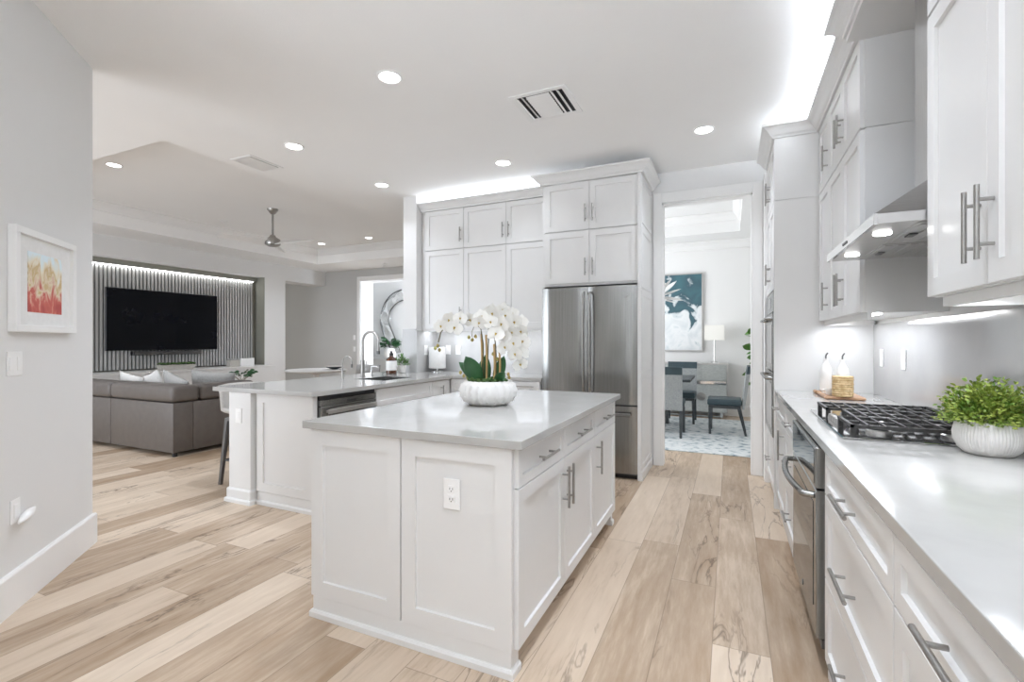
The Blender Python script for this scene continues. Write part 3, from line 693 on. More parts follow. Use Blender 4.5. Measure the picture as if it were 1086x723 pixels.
# under-counter oven
ov = thing('oven', 'stainless under-counter oven with dark glass below the cooktop', 'oven', (RX, 2.94, 0), FACE_R)
OWD = 0.744
MB().box(0.004, OWD - 0.004, 0.0, 0.55, 0.10, CB - 0.004).build('body', DARKST, ov)
cp = MB().box(0.002, OWD - 0.002, -0.042, -0.0005, 0.722, CB - 0.004, 0.003).build('control_panel', STEEL, ov)
MB().box(0.03, OWD - 0.03, -0.0435, -0.0415, 0.735, CB - 0.016).build('display', GLASSB, cp)
dr = MB().box(0.002, OWD - 0.002, -0.040, -0.0005, 0.135, 0.715, 0.004).build('door', STEEL, ov)
MB().box(0.06, OWD - 0.06, -0.042, -0.0395, 0.24, 0.655, 0.0005).build('window', GLASSB, dr)
pts = [(0.05, -0.04, 0.685), (0.055, -0.075, 0.685)] + [(0.06 + (OWD - 0.12) * i / 12, -0.078 - 0.028 * math.sin(PI * i / 12), 0.685) for i in range(13)] + [(OWD - 0.055, -0.075, 0.685), (OWD - 0.05, -0.04, 0.685)]
MB().tube(pts, 0.013, 12).build('handle', STEEL, dr, smooth=True)
MB().cyl((OWD / 2, -0.0395, 0.19), (OWD / 2, -0.0425, 0.19), 0.013, 20).build('emblem', DARKST, dr)
MB().box(0.004, OWD - 0.004, -0.02, 0.0, 0.10, 0.132).build('vent_strip', DARKST, ov)

# oven tower with double wall oven
TX = 0.33
tw = thing('oven_tower_cabinet', 'tall white pantry tower holding the built-in double oven', 'cabinet', (TX, 4.995, 0), FACE_R)
b = MB(); TWD = 0.775
b.box(0, TWD - 0.02, 0.0005, 0.628, 0.10, 0.535); b.box(0, TWD - 0.02, 0.0005, 0.628, 1.70, UZ1 - 0.0005); b.box(0, 0.012, 0.0005, 0.628, 0.535, 1.70); b.box(0.012, TWD - 0.02, 0.55, 0.628, 0.535, 1.70); b.box(0, TWD - 0.02, 0.02, 0.628, 0, 0.0995)
b.build('carcass', PAINT, tw)
b = MB(); b.box(TWD - 0.0195, TWD, -0.0205, 0.628, 0.0, USEAM - 0.0035); b.box(TWD - 0.0195, TWD, -0.0205, 0.628, USEAM + 0.0035, UZ1 - 0.0005); b.box(TWD - 0.0195, TWD - 0.008, -0.013, 0.628, USEAM - 0.0035, USEAM + 0.0035); b.build('side_panel', PAINT, tw)
for k in (0, 1):
    hx = 0.373 - 0.035 if k == 0 else 0.035
    shaker(tw, 'lower_door', 0.002 + 0.376 * k, 1.705, 0.373, USEAM - 1.711, hd=('v', hx, 0.155, 0.17)); shaker(tw, 'upper_door', 0.002 + 0.376 * k, USEAM + 0.006, 0.373, UZ1 - USEAM - 0.012, hd=('v', hx, 0.155, 0.17))
shaker(tw, 'drawer', 0.002, 0.105, 0.749, 0.425, hd=('h', 0.375, 0.2, 0.18))
wo = thing('double_wall_oven', 'stainless double wall oven built into the pantry tower', 'oven', (TX, 4.98, 0), FACE_R)
MB().box(0.0, 0.738, 0.003, 0.5, 0.54, 1.694).build('body', DARKST, wo)
MB().box(0.0, 0.738, -0.024, 0.0025, 1.53, 1.694, 0.003).build('control_panel', STEEL, wo)
MB().box(0.25, 0.50, -0.0255, -0.0235, 1.57, 1.65).build('display', GLASSB, wo)
for z0, z1 in ((1.06, 1.522), (0.545, 1.05)):
    d = MB().box(0.0, 0.738, -0.030, 0.0025, z0, z1, 0.004).build('door', STEEL, wo)
    MB().box(0.05, 0.688, -0.0315, -0.0295, z0 + 0.06, z1 - 0.09).build('window', GLASSB, d)
    MB().tube([(0.06, -0.03, z1 - 0.045), (0.06, -0.07, z1 - 0.045), (0.678, -0.07, z1 - 0.045), (0.678, -0.03, z1 - 0.045)], 0.012, 10).build('handle', STEEL, d, smooth=True)

# right wall cabinets
RU = 0.625
ru = upper('white stacked wall cabinet with three door columns between oven tower and hood', (RU, 4.2175, 0), FACE_R, [0.385, 0.415, 0.425], XW - RU - 0.001, ['r', 'r', 'l'], filler=0.012, wtot=1.252)
rn = upper('white stacked wall cabinet right of the range hood', (RU, 2.05, 0), FACE_R, [0.412, 0.412], XW - RU - 0.001, ['r', 'l'], wtot=0.832)
for u_, wd in ((ru, 1.252), (rn, 0.83)):
    b = MB(); b.box(0.03, wd - 0.002, 0.012, 0.03, UZ0 - 0.032, UZ0 - 0.0005); b.box(0.03, 0.048, 0.03, 0.31, UZ0 - 0.032, UZ0 - 0.0005); b.build('light_rail', PAINT, u_)
    MB().box(0.08, wd - 0.06, 0.07, 0.085, UZ0 - 0.008, UZ0 - 0.0005).build('led_strip', LED, u_)
    led(u_, (wd / 2, 0.12, UZ0 - 0.02), 0, wd - 0.16, 0.05, 1.5 * wd)
struct(MB().sweep([(0.3095, 4.97), (0.3095, 4.2195), (0.604, 4.2195), (0.604, 2.965)], ucrown).build('trim_6', PAINT))
cv = thing('hood_bridge_cornice', 'white cornice box bridging over the range hood between wall cabinets', 'cornice', (0, 0, 0))
MB().box(0.545, XW - 0.001, 2.055, 2.962, UZ1 - 0.03, UZ1 - 0.0005).build('soffit_board', PAINT, cv)
MB().sweep([(0.604, 2.9625), (0.5445, 2.9625), (0.5445, 1.23)], [(o_, z) for o_, z in ucrown]).build('crown_moulding', PAINT, cv)
area('cove_led_right', (0.72, 2.35, UZ1 + 0.06), (PI, 0, 0), 0.12, 4.3, 46, (0.92, 0.985, 1.09))

# range hood
hd = thing('range_hood', 'stainless steel chimney range hood over the gas cooktop', 'range hood', (0.95, 2.505, 0))
hx0, hy = -0.49, 0.445
b = MB(); t_ = 0.038; z0 = 1.708
b.box(hx0, -0.0005, -hy, hy, z0 + 0.004, z0 + t_)
b.hexa([(hx0, -hy, z0 + t_), (-0.0005, -hy, z0 + t_), (-0.0005, hy, z0 + t_), (hx0, hy, z0 + t_)], [(-0.205, -0.165, z0 + 0.25), (-0.0005, -0.165, z0 + 0.25), (-0.0005, 0.165, z0 + 0.25), (-0.205, 0.165, z0 + 0.25)])
b.build('canopy', STEELH, hd)
b = MB(); b.box(hx0 - 0.001, hx0 + 0.012, -hy - 0.001, hy + 0.001, z0, z0 + t_ + 0.002, 0.001); b.build('front_fascia', CHROME, hd)
MB().box(-0.205, -0.0005, -0.165, 0.165, z0 + 0.2505, UZ1 - 0.032).build('chimney', STEELH, hd)
for k in range(2):
    y0 = -hy + 0.03 + k * 0.42
    b = MB(); b.box(-0.36, -0.03, y0, y0 + 0.40, z0 + 0.0005, z0 + 0.0035)
    for j in range(7): b.box(-0.345 + j * 0.044, -0.32 + j * 0.044, y0 + 0.02, y0 + 0.38, z0 - 0.0025, z0 + 0.0005)
    f = b.build('filter', STEELH, hd)
    MB().box(-0.335, -0.31, y0 + 0.17, y0 + 0.23, z0 - 0.008, z0 - 0.0027).build('latch', DARKST, f)
for y in (-0.25, 0.25):
    s = MB().lathe([(0.001, -0.002), (0.028, -0.002), (0.030, 0.002), (0.001, 0.003)], (-0.42, y, z0), 24).build('hood_light', LENS, hd)
    l = bpy.data.lights.new('hood_spot', 'SPOT'); l.energy = 2.0; l.spot_size = 2.0; l.spot_blend = 0.7; l.shadow_soft_size = 0.03; l.color = (0.98, 0.99, 1.0)
    lo = bpy.data.objects.new('hood_spot', l); COL.objects.link(lo); lo.parent = hd; lo.location = (-0.42, y, z0 - 0.01)
for j in range(4): MB().cyl((hx0 - 0.001, 0.05 - j * 0.022, z0 + 0.02), (hx0 - 0.004, 0.05 - j * 0.022, z0 + 0.02), 0.006, 12).build('push_button', DARKST, hd)

# gas cooktop
ck = thing('gas_cooktop', 'five-burner stainless gas cooktop with black cast iron grates', 'cooktop', (0.395, 3.03, CT), FACE_R)
CW, CD = 0.82, 0.515
MB().box(0, CW, 0, CD, 0.0006, 0.008, 0.003).build('tray', CHROME, ck)
bur = [(0.16, 0.15), (0.16, 0.39), (0.41, 0.27), (0.66, 0.15), (0.66, 0.39)]
for i, (x, y) in enumerate(bur):
    r = 0.06 if i == 2 else 0.043
    bb = MB().lathe([(r, 0.0085), (r, 0.018), (r * 0.85, 0.022), (0.001, 0.022)], (x, y, 0), 24).build('burner', STEELH, ck, smooth=True)
    MB().lathe([(r * 0.8, 0.0223), (r * 0.82, 0.029), (r * 0.7, 0.032), (0.001, 0.033)], (x, y, 0), 24).build('burner_cap', IRON, bb, smooth=True)
for g in range(3):
    x0, x1 = 0.02 + g * 0.262, 0.02 + g * 0.262 + 0.255
    y0, y1, zt = (0.03 if g != 1 else 0.09), CD - 0.02, 0.054; b = MB(); s = 0.006
    b.box(x0, x0 + 2 * s, y0, y1, zt - 0.012, zt); b.box(x1 - 2 * s, x1, y0, y1, zt - 0.012, zt)
    b.box(x0, x1, y0, y0 + 2 * s, zt - 0.012, zt); b.box(x0, x1, y1 - 2 * s, y1, zt - 0.012, zt)
    for j in range(1, 8): yy = y0 + (y1 - y0) * j / 8; b.box(x0 + 0.004, x1 - 0.004, yy - s * 0.6, yy + s * 0.6, zt - 0.009, zt + (0.003 if j % 2 else 0.0))
    xm = (x0 + x1) / 2; b.box(xm - s, xm + s, y0, y1, zt - 0.012, zt - 0.001)
    for xx in (x0 + 0.002, x1 - 0.02):
        for yy in (y0 + 0.001, y1 - 0.02): b.box(xx, xx + 0.018, yy, yy + 0.018, 0.0085, zt)
    b.build('grate', IRON, ck)
for j in range(5):
    MB().lathe([(0.018, 0.0085), (0.0185, 0.012), (0.015, 0.03), (0.001, 0.031)], (0.31 + 0.05 * j, 0.05, 0), 18).build('knob', STEELH, ck, smooth=True)

# oil bottles, board, basket
for x, y, lb in ((0.625, 4.06, 'white ceramic oil bottle with pourer nearer the aisle, on the board behind the cooktop'), (0.705, 3.95, 'white ceramic oil bottle with pourer nearer the backsplash, behind the basket')):
    o = thing('oil_bottle', lb, 'bottle', (x, y, CT + 0.021))
    MB().lathe([(0.034, 0.0006), (0.038, 0.004), (0.038, 0.13), (0.034, 0.165), (0.02, 0.192), (0.013, 0.205), (0.013, 0.222), (0.016, 0.224), (0.016, 0.23), (0.001, 0.23)], n=26).build('body', CERAM, o, smooth=True)
    MB().tube([(0, 0, 0.228), (0, 0, 0.25), (0.004, -0.004, 0.262), (0.01, -0.012, 0.272)], 0.005, 8).build('pourer', DARKST, o, smooth=True)
b = MB(); b.box(-0.10, 0.12, -0.20, 0.24, 0.0006, 0.02, 0.006); b.cyl((-0.095, 0.24, 0.012), (-0.095, 0.16, 0.012), 0.013)
tag(b.build('cutting_board', BOARD, None, (0.66, 3.86, CT)), 'brown wooden serving board under the oil bottles beyond the cooktop', 'cutting board')
o = thing('wicker_basket', 'small round wicker-wrapped jar on the wooden board behind the cooktop', 'basket', (0.662, 3.70, CT + 0.021))
b = MB()
for k in range(9):
    z = 0.008 + k * 0.0145; b.lathe([(0.056, z - 0.006), (0.060 + 0.002 * (k % 2), z), (0.056, z + 0.007)], n=30, ribs=15, amp=0.012 * (-1) ** k)
b.lathe([(0.001, 0.0006), (0.056, 0.0006), (0.057, 0.13), (0.052, 0.13), (0.052, 0.01), (0.001, 0.01)], n=30)
b.build('weave', WICKER, o, smooth=True)
MB().lathe([(0.001, 0.012), (0.050, 0.012), (0.050, 0.118), (0.001, 0.124)], n=24).build('filling', MATTEP, o, smooth=True)
o = thing('espresso_cup', 'tiny white ceramic cup on the board beside the wicker jar', 'cup', (0.60, 3.76, CT + 0.021))
MB().lathe([(0.018, 0.0006), (0.02, 0.003), (0.026, 0.045), (0.023, 0.045), (0.018, 0.006), (0.001, 0.006)], n=20).build('body', CERAM, o, smooth=True)
MB().tube([(-0.02, 0, 0.036), (-0.04, 0, 0.034), (-0.042, 0, 0.018), (-0.02, 0, 0.012)], 0.004, 8).build('handle', CERAM, o, smooth=True)

# boxwood plant in a ribbed bowl
o = thing('boxwood_plant', 'bright green boxwood bush in a ribbed pale bowl on the right worktop', 'plant', (0.788, 2.12, CT))
prof = [(0.052, 0.0006), (0.062, 0.002), (0.078, 0.018), (0.090, 0.045), (0.092, 0.07), (0.084, 0.105), (0.080, 0.112), (0.074, 0.112), (0.076, 0.10), (0.001, 0.098)]
MB().lathe(prof, n=252, ribs=63, amp=0.011).build('bowl', MATTEP, o, smooth=True)
rng = random.Random(11)
bush(0.128, 0.135, 3600, 0.0145, 0.0048, 0.106, rng, 0.35).build('foliage', LEAFL, o)
b = MB()
for i in range(26):
    a = rng.uniform(0, 2 * PI); r = rng.uniform(0.03, 0.10); b.cyl((r * 0.3 * math.cos(a), r * 0.3 * math.sin(a), 0.097), (r * math.cos(a), r * math.sin(a), 0.10 + math.sqrt(max(0, 1 - (r / 0.13) ** 2)) * 0.11), 0.0016, 5)
b.build('stem', TWIG, o)

# ------------------------------------------------------------------ orchid on the island
o = thing('orchid_planter', 'white orchid arching from a fluted white bowl on the island', 'plant', (-1.322, 2.56, CT))
prof = [(0.10, 0.0006), (0.115, 0.003), (0.145, 0.022), (0.166, 0.055), (0.170, 0.085), (0.160, 0.118), (0.138, 0.138), (0.128, 0.141), (0.122, 0.136), (0.120, 0.128), (0.001, 0.128)]
pot = MB().lathe(prof, n=160, ribs=22, amp=0.028).build('bowl', CERAM, o, smooth=True)
b = MB()
for i in range(22):
    a = 2 * PI * i / 22
    for r, z in prof[2:8]: 
        for s in (-1,):
            b.lathe([(0.0005, -0.004), (0.005, 0), (0.0005, 0.004)], (r * 1.03 * math.cos(a), r * 1.03 * math.sin(a), z), 6)
b.build('beading', CERAM, pot, smooth=True)
rng = random.Random(5)
b = MB()
for i in range(150):
    a = rng.uniform(0, 2 * PI); r = 0.118 * math.sqrt(rng.random()); s = rng.uniform(0.008, 0.016)
    b.lathe([(0.0005, 0), (s * 0.8, s * 0.3), (s, s * 0.8), (s * 0.7, s * 1.4), (0.0005, s * 1.6)], (r * math.cos(a), r * math.sin(a), 0.128 + rng.uniform(0, 0.014)), 7)
b.build('moss', MOSS, o, smooth=True)
for (dx, dy, dz, L, Wd, bx_, by_) in ((-0.45, -0.35, 1.0, 0.19, 0.050, -0.035, -0.03), (-0.95, -0.1, 0.75, 0.19, 0.034, -0.04, 0.0), (0.25, 0.3, 1.0, 0.17, 0.035, 0.03, 0.03), (0.75, -0.2, 0.6, 0.13, 0.03, 0.05, -0.02), (-0.5, 0.6, 0.7, 0.17, 0.04, -0.03, 0.04), (-0.15, 0.2, 1.0, 0.17, 0.03, -0.01, 0.0)):
    b = MB(); mt = orient((bx_, by_, 0.125), (dx, dy, dz), 0.5 * (1 if dx > 0 else -1))
    d = Vector((dx, dy, dz)).normalized()
    # face the blade outwards
    side = d.cross(Vector((0.42, -0.9, 0.2))).normalized(); up = side.cross(d)
    mt = Matrix((( side.x, d.x, up.x, bx_), (side.y, d.y, up.y, by_), (side.z, d.z, up.z, 0.125), (0, 0, 0, 1)))
    add_leaf(b, mt, L, Wd, -0.03, 0.22, 8)
    lf = b.build('leaf', LEAFD, o, smooth=True); md = lf.modifiers.new('s', 'SOLIDIFY'); md.thickness = 0.003
for x, y, h_ in ((-0.045, 0.0, 0.30), (-0.005, -0.015, 0.295), (0.045, -0.01, 0.24), (0.075, 0.0, 0.22)):
    MB().tube([(x, y, 0.12), (x + 0.003, y, 0.12 + h_ * 0.5), (x - 0.002, y, 0.12 + h_)], 0.0065, 8).build('cane', CANE, o, smooth=True)
ca, sa = math.cos(math.radians(24.48)), math.sin(math.radians(24.48))   # spray lies roughly across the room


def sp(u, z, v=0.0): return Vector((u * ca - v * sa, u * sa + v * ca, z))


stemA = [sp(-0.03, 0.12), sp(-0.03, 0.36), sp(-0.045, 0.45), sp(-0.09, 0.505), sp(-0.16, 0.505), sp(-0.24, 0.485), sp(-0.285, 0.43), sp(-0.30, 0.37)]
stemB = [sp(0.05, 0.12), sp(0.045, 0.34), sp(0.03, 0.46), sp(0.05, 0.535), sp(0.11, 0.52), sp(0.165, 0.45), sp(0.19, 0.36), sp(0.18, 0.27)]
stemC = [sp(-0.01, 0.12, 0.02), sp(0.0, 0.38, 0.02), sp(0.0, 0.50, 0.02), sp(0.06, 0.50, 0.0), sp(0.10, 0.42, -0.02), sp(0.115, 0.33, -0.03)]
for s_ in (stemA, stemB, stemC): MB().tube(s_, 0.0035, 7).build('flower_stem', TWIG, o, smooth=True)


def flower(p, facing, size, roll):
    f = Vector(facing).normalized(); up = Vector((0, 0, 1)); r = up.cross(f).normalized(); up = f.cross(r)
    B3 = Matrix((r, up, f)).transposed().to_4x4(); T = Matrix.Translation(p) @ B3 @ Matrix.Rotation(roll, 4, 'Z') @ Matrix.Scale(size, 4)
    b = MB()
    for k, (ang, L, Wd) in enumerate(((90, 1.0, 0.42), (215, 0.95, 0.40), (325, 0.95, 0.40), (10, 1.0, 0.62), (170, 1.0, 0.62))):
        M_ = T @ Matrix.Rotation(math.radians(ang - 90), 4, 'Z') @ Matrix.Translation((0, 0.05, 0.02 * k)) @ Matrix.Rotation(0.25, 4, 'X')
        add_leaf(b, M_, L, Wd, 0.18, 0.12, 5)
    fo = b.build('flower', PETAL, o, smooth=True)
    b = MB(); 
    for ang in (-40, 40, 180): add_leaf(b, T @ Matrix.Rotation(math.radians(ang), 4, 'Z') @ Matrix.Translation((0, 0, 0.12)) @ Matrix.Rotation(0.9, 4, 'X'), 0.22, 0.09, 0.08, 0.4, 3)
    b.build('lip', YELLOW, fo)


rng = random.Random(9)
spots = [(-0.28, 0.50, -0.02), (-0.23, 0.535, 0.0), (-0.165, 0.545, -0.03), (-0.20, 0.49, -0.04), (-0.105, 0.54, 0.0), (-0.04, 0.555, -0.02), (0.03, 0.575, -0.03), (-0.05, 0.52, -0.06), (0.02, 0.52, -0.07),
         (0.10, 0.565, -0.02), (0.085, 0.51, -0.07), (0.155, 0.525, -0.04), (0.145, 0.465, -0.07), (0.20, 0.47, -0.03), (0.205, 0.41, -0.05), (0.15, 0.40, -0.08), (0.10, 0.44, -0.07), (0.05, 0.45, -0.07), (0.20, 0.34, -0.04), (0.165, 0.335, -0.08), (0.19, 0.275, -0.04), (0.10, 0.375, -0.06), (0.02, 0.59, 0.03), (0.09, 0.60, 0.02), (0.15, 0.575, 0.03), (0.20, 0.52, 0.03)]
for u, z, v in spots:
    flower(sp(u, z - 0.035, v), Vector((0.35 + rng.uniform(-.5, .5), -0.9, rng.uniform(-.35, .3))), rng.uniform(0.044, 0.056), rng.uniform(-.4, .4))
for u, z in ((-0.30, 0.35), (-0.315, 0.335), (-0.29, 0.325), (-0.115, 0.40), (-0.095, 0.385), (-0.075, 0.405), (0.03, 0.30), (0.055, 0.27), (0.12, 0.18), (0.125, 0.16), (-0.165, 0.19), (-0.145, 0.17)):
    b = MB(); p = sp(u, z, -0.02); b.lathe([(0.0005, -0.013), (0.008, -0.007), (0.010, 0.0), (0.007, 0.008), (0.0005, 0.013)], p, 10)
    b.build('bud', BUD, o, smooth=True)
MB().tube([sp(-0.075, 0.49), sp(-0.10, 0.43), sp(-0.095, 0.385)], 0.0018, 5).build('flower_stem', TWIG, o)
for k in range(5):
    b = MB(); a = PI * 0.75 + k * 0.3
    add_leaf(b, orient((-0.11, -0.02, 0.12), (math.cos(a) * 0.5, math.sin(a) * 0.3, 1), k), 0.11 - 0.01 * k, 0.012, 0.01, 0.3, 4)
    b.build('leaf', LEAFL, o)

# ------------------------------------------------------------------ ceiling fittings


def downlight(label, x, y, z=HC, lit=True, r=0.085, pw=None):
    o = thing('recessed_downlight', label, 'ceiling light', (x, y, z))
    MB().lathe([(r * 0.78, -0.0005), (r, -0.0005), (r, -0.005), (r * 0.93, -0.009), (r * 0.80, -0.006), (r * 0.78, -0.0005)], n=36).build('trim_ring', PLATE, o, smooth=True)
    MB().lathe([(0.001, -0.002), (r * 0.775, -0.002), (r * 0.775, -0.0006), (0.001, -0.0006)], n=36).build('lens', LENS if lit else PLATE, o)
    if lit:
        l = bpy.data.lights.new('downlight_lamp', 'AREA'); l.shape = 'DISK'; l.size = r * 1.5; l.energy = pw or DOWN_W; l.spread = 2.1; l.color = (0.92, 0.985, 1.09)
        lo = bpy.data.objects.new('downlight_lamp', l); COL.objects.link(lo); lo.parent = o; lo.location = (0, 0, -0.012)
    return o


downlight('large recessed ceiling light at the top centre, nearest the camera', -2.055, 2.553)
downlight('recessed ceiling light beside the slim rectangular ceiling vent', -3.566, 3.107)
downlight('recessed ceiling light in front of the stub wall', -3.554, 4.284, pw=2)
downlight('recessed ceiling light in front of the cased doorway, right of the square vent', -0.198, 4.271, pw=4)
downlight('recessed ceiling light above the aisle right of the island, just above the view', -0.2, 2.38)
downlight('recessed ceiling light over the near end of the right worktop, out of view', -0.2, 0.85, pw=3.5)
downlight('recessed ceiling light in front of the back wall cabinets', -2.029, 4.244, pw=1.7)
downlight('recessed light in the raised tray ceiling beside the left wall edge', -6.6, 3.19, 3.372)
downlight('recessed light in the tray ceiling close to the crown corner, right of the fan', -7.925, 7.609, 3.372)
downlight('recessed light in the tray ceiling nearest the stub wall', -6.594, 7.549, 3.372)
downlight('unlit recessed fixture in the tray ceiling left of the fan', -7.954, 5.441, 3.372, lit=False)

vn = thing('air_vent', 'square white ceiling air vent with dark slots above the island', 'vent', (-1.235, 3.33, HC))
b = MB(); s = 0.215
b.box(-s, s, -s, -s + 0.04, -0.008, -0.0005, 0.002); b.box(-s, s, s - 0.04, s, -0.008, -0.0005, 0.002); b.box(-s, -s + 0.04, -s + 0.04, s - 0.04, -0.008, -0.0005, 0.002); b.box(s - 0.04, s, -s + 0.04, s - 0.04, -0.008, -0.0005, 0.002)
b.build('frame', PLATE, vn)
MB().box(-s + 0.04, s - 0.04, -s + 0.04, s - 0.04, -0.0015, -0.0005).build('duct_opening', BLACK, vn)
b = MB()
for x in (-0.165, -0.125, 0.095, 0.14): b.hexa([(x - 0.012, -0.174, -0.0018), (x - 0.010, -0.174, -0.0018), (x - 0.010, 0.174, -0.0018), (x - 0.012, 0.174, -0.0018)], [(x + 0.012, -0.174, -0.016), (x + 0.014, -0.174, -0.016), (x + 0.014, 0.174, -0.016), (x + 0.012, 0.174, -0.016)])
for j in range(11):
    y = -0.16 + j * 0.03; b.hexa([(-0.10, y, -0.0018), (0.075, y, -0.0018), (0.075, y + 0.002, -0.0018), (-0.10, y + 0.002, -0.0018)], [(-0.10, y + 0.022, -0.013), (0.075, y + 0.022, -0.013), (0.075, y + 0.024, -0.013), (-0.10, y + 0.024, -0.013)])
b.build('louvre', PLATE, vn)
vn = thing('air_vent', 'slim rectangular white return vent on the ceiling by the tray edge', 'vent', (-4.24, 3.26, HC))
b = MB(); sx, sy = 0.14, 0.19
b.box(-sx, sx, -sy, -sy + 0.03, -0.008, -0.0005, 0.002); b.box(-sx, sx, sy - 0.03, sy, -0.008, -0.0005, 0.002); b.box(-sx, -sx + 0.03, -sy + 0.03, sy - 0.03, -0.008, -0.0005, 0.002); b.box(sx - 0.03, sx, -sy + 0.03, sy - 0.03, -0.008, -0.0005, 0.002)
b.build('frame', PLATE, vn)
MB().box(-sx + 0.03, sx - 0.03, -sy + 0.03, sy - 0.03, -0.0015, -0.0005).build('duct_opening', BLACK, vn)
b = MB()
for j in range(9):
    x = -0.105 + j * 0.024; b.hexa([(x, -0.159, -0.0018), (x + 0.002, -0.159, -0.0018), (x + 0.002, 0.159, -0.0018), (x, 0.159, -0.0018)], [(x - 0.016, -0.159, -0.010), (x - 0.014, -0.159, -0.010), (x - 0.014, 0.159, -0.010), (x - 0.016, 0.159, -0.010)])
b.build('louvre', PLATE, vn)
sd = thing('security_camera', 'small white security sensor fixed under the ceiling step by the grey wall', 'sensor', (-7.05, 8.63, HC))
MB().lathe([(0.05, -0.0005), (0.05, -0.02), (0.02, -0.03), (0.001, -0.03)], n=20).build('base', PLATE, sd, smooth=True)
MB().cyl((0, 0, -0.03), (0.02, -0.05, -0.075), 0.02, 12).cyl((-0.03, 0.0, -0.05), (0.05, -0.09, -0.085), 0.03, 14).build('head', PLATE, sd, smooth=True)

fn = thing('ceiling_fan', 'brushed nickel ceiling fan with three pale blades hanging from the tray ceiling', 'fan', (-6.55, 5.30, 3.372))
MB().lathe([(0.085, -0.0005), (0.08, -0.02), (0.04, -0.07), (0.018, -0.085), (0.001, -0.085)], n=24).build('canopy', NICKEL, fn, smooth=True)
MB().cyl((0, 0, -0.08), (0, 0, -0.42), 0.016, 12).build('downrod', NICKEL, fn, smooth=True)
MB().lathe([(0.001, -0.41), (0.035, -0.41), (0.05, -0.44), (0.105, -0.47), (0.12, -0.52), (0.11, -0.56), (0.06, -0.585), (0.001, -0.59)], n=28).build('motor', NICKEL, fn, smooth=True)
for k in range(3):
    a = math.radians(10 + 120 * k); b = MB()
    rows = []
    for i in range(7):
        t = i / 6; r = 0.10 + 0.66 * t; wd = 0.075 * (1 - 0.25 * t); tilt = 0.55 * (1 - 0.4 * t)
        rows.append([(r, -wd, -0.53 - wd * tilt), (r, wd, -0.53 + wd * tilt), (r, wd, -0.522 + wd * tilt), (r, -wd, -0.522 - wd * tilt)])
    R = Matrix.Rotation(a, 4, 'Z')
    b._quadring([[R @ Vector(p) for p in rw] for rw in rows]); b.build('blade', PLATE, fn, smooth=True)

# ------------------------------------------------------------------ left wall: art, switches
qa = math.radians(135)    # faces +X+Y


def on_left(s, z, off=0.0): return Vector((A.x + (B.x - A.x) / (B - A).length * s + q * off, A.y + (B.y - A.y) / (B - A).length * s + q * off, z))


def sdist(p): return (Vector(p) - A).length


s_art = (sdist((-3.125, 1.077)) + sdist((-3.53, 1.482))) / 2
wa = thing('framed_print', 'white framed abstract print in red and gold on the left wall', 'picture', on_left(s_art, 1.345, 0.0), qa)
fw, fh = 0.575, 0.515
b = MB(); ft = 0.034
for r in ((-fw / 2, fw / 2, 0, ft), (-fw / 2, fw / 2, fh - ft, fh), (-fw / 2, -fw / 2 + ft, ft, fh - ft), (fw / 2 - ft, fw / 2, ft, fh - ft)): b.box(r[0], r[1], -0.035, -0.001, r[2], r[3], 0.002)
b.build('frame', PLATE, wa)
MB().box(-fw / 2 + ft, fw / 2 - ft, -0.016, -0.010, ft, fh - ft).build('mat_board', PAPER, wa)
MB().box(-0.160, 0.160, -0.0175, -0.0161, 0.102, 0.408).build('print', ARTRED, wa)
outlet('light_switch', 'white double light switch under the framed print on the left wall', on_left(sdist((-3.161, 1.113)), 1.19), qa, kind='double', w=0.118, h=0.118)
outlet('wall_outlet', 'white outlet low on the left wall with a night light plugged in', on_left(sdist((-3.163, 1.115)), 0.475), qa, kind='rocker', w=0.075, h=0.115)
nl = thing('night_light', 'oval white plug-in night light in the low outlet on the left wall', 'night light', on_left(sdist((-3.185, 1.137)), 0.44, 0.0095), qa)
b = MB(); rings = []
for i in range(9):
    t = i / 8; w_ = math.sin(PI * (0.08 + 0.84 * t)); rings.append([Vector((-0.06 + 0.13 * t, -0.022 + math.cos(a) * 0.022 * w_, 0.035 * (t - 0.5) + math.sin(a) * 0.021 * w_)) for a in [2 * PI * k / 14 for k in range(14)]])
b._quadring(rings); b.build('body', PLATE, nl, smooth=True)

# ------------------------------------------------------------------ lounge
NX = TVX - 0.30
sl = thing('slat_panel', 'grey vertical slat panel lining the television niche', 'wall panel', (NX, 0, 0))
MB().box(0.0005, 0.02, 3.60, 7.30, 0.80, 2.622).build('backing', SLATB, sl)
b = MB()
y = 3.61
while y < 7.28: b.box(0.0205, 0.065, y, y + 0.034, 0.80, 2.622); y += 0.0605
b.build('slats', SLATM, sl)
MB().box(0.0005, 0.085, 3.56, 7.38, 2.626, 2.709).build('shade_header', OLIVE, sl)  # added dark box, its colour stands in for the shaded niche ceiling
ls = thing('led_strip_light', 'thin led strip washing light down the top of the slat panel', 'led strip', (NX + 0.078, 5.45, 2.6075))
MB().box(-0.006, 0.006, -1.83, 1.83, -0.006, 0.0).build('strip', LED, ls)
MB().box(-0.007, 0.007, -1.84, 1.84, 0.0005, 0.018).build('channel', GWALL, ls)
area('led_light', (0.008, 0, -0.008), (0, 0.25, 0), 0.012, 3.6, 1.9, (1, 0.995, 0.985), parent=ls)
tv = thing('television', 'large black flat-screen television mounted on the slat panel', 'television', (NX + 0.066, 5.475, 0))
MB().box(0.03, 0.06, -0.965, 0.965, 1.13, 2.22, 0.006).build('housing', BLACK, tv)
MB().box(0.0602, 0.0612, -0.955, 0.955, 1.142, 2.21).build('screen', SCREEN, tv)
MB().box(0.0, 0.03, -0.3, 0.3, 1.5, 1.9).build('wall_mount', BLACK, tv)
sb = thing('soundbar', 'long black soundbar under the television', 'soundbar', (NX + 0.066, 5.50, 0))
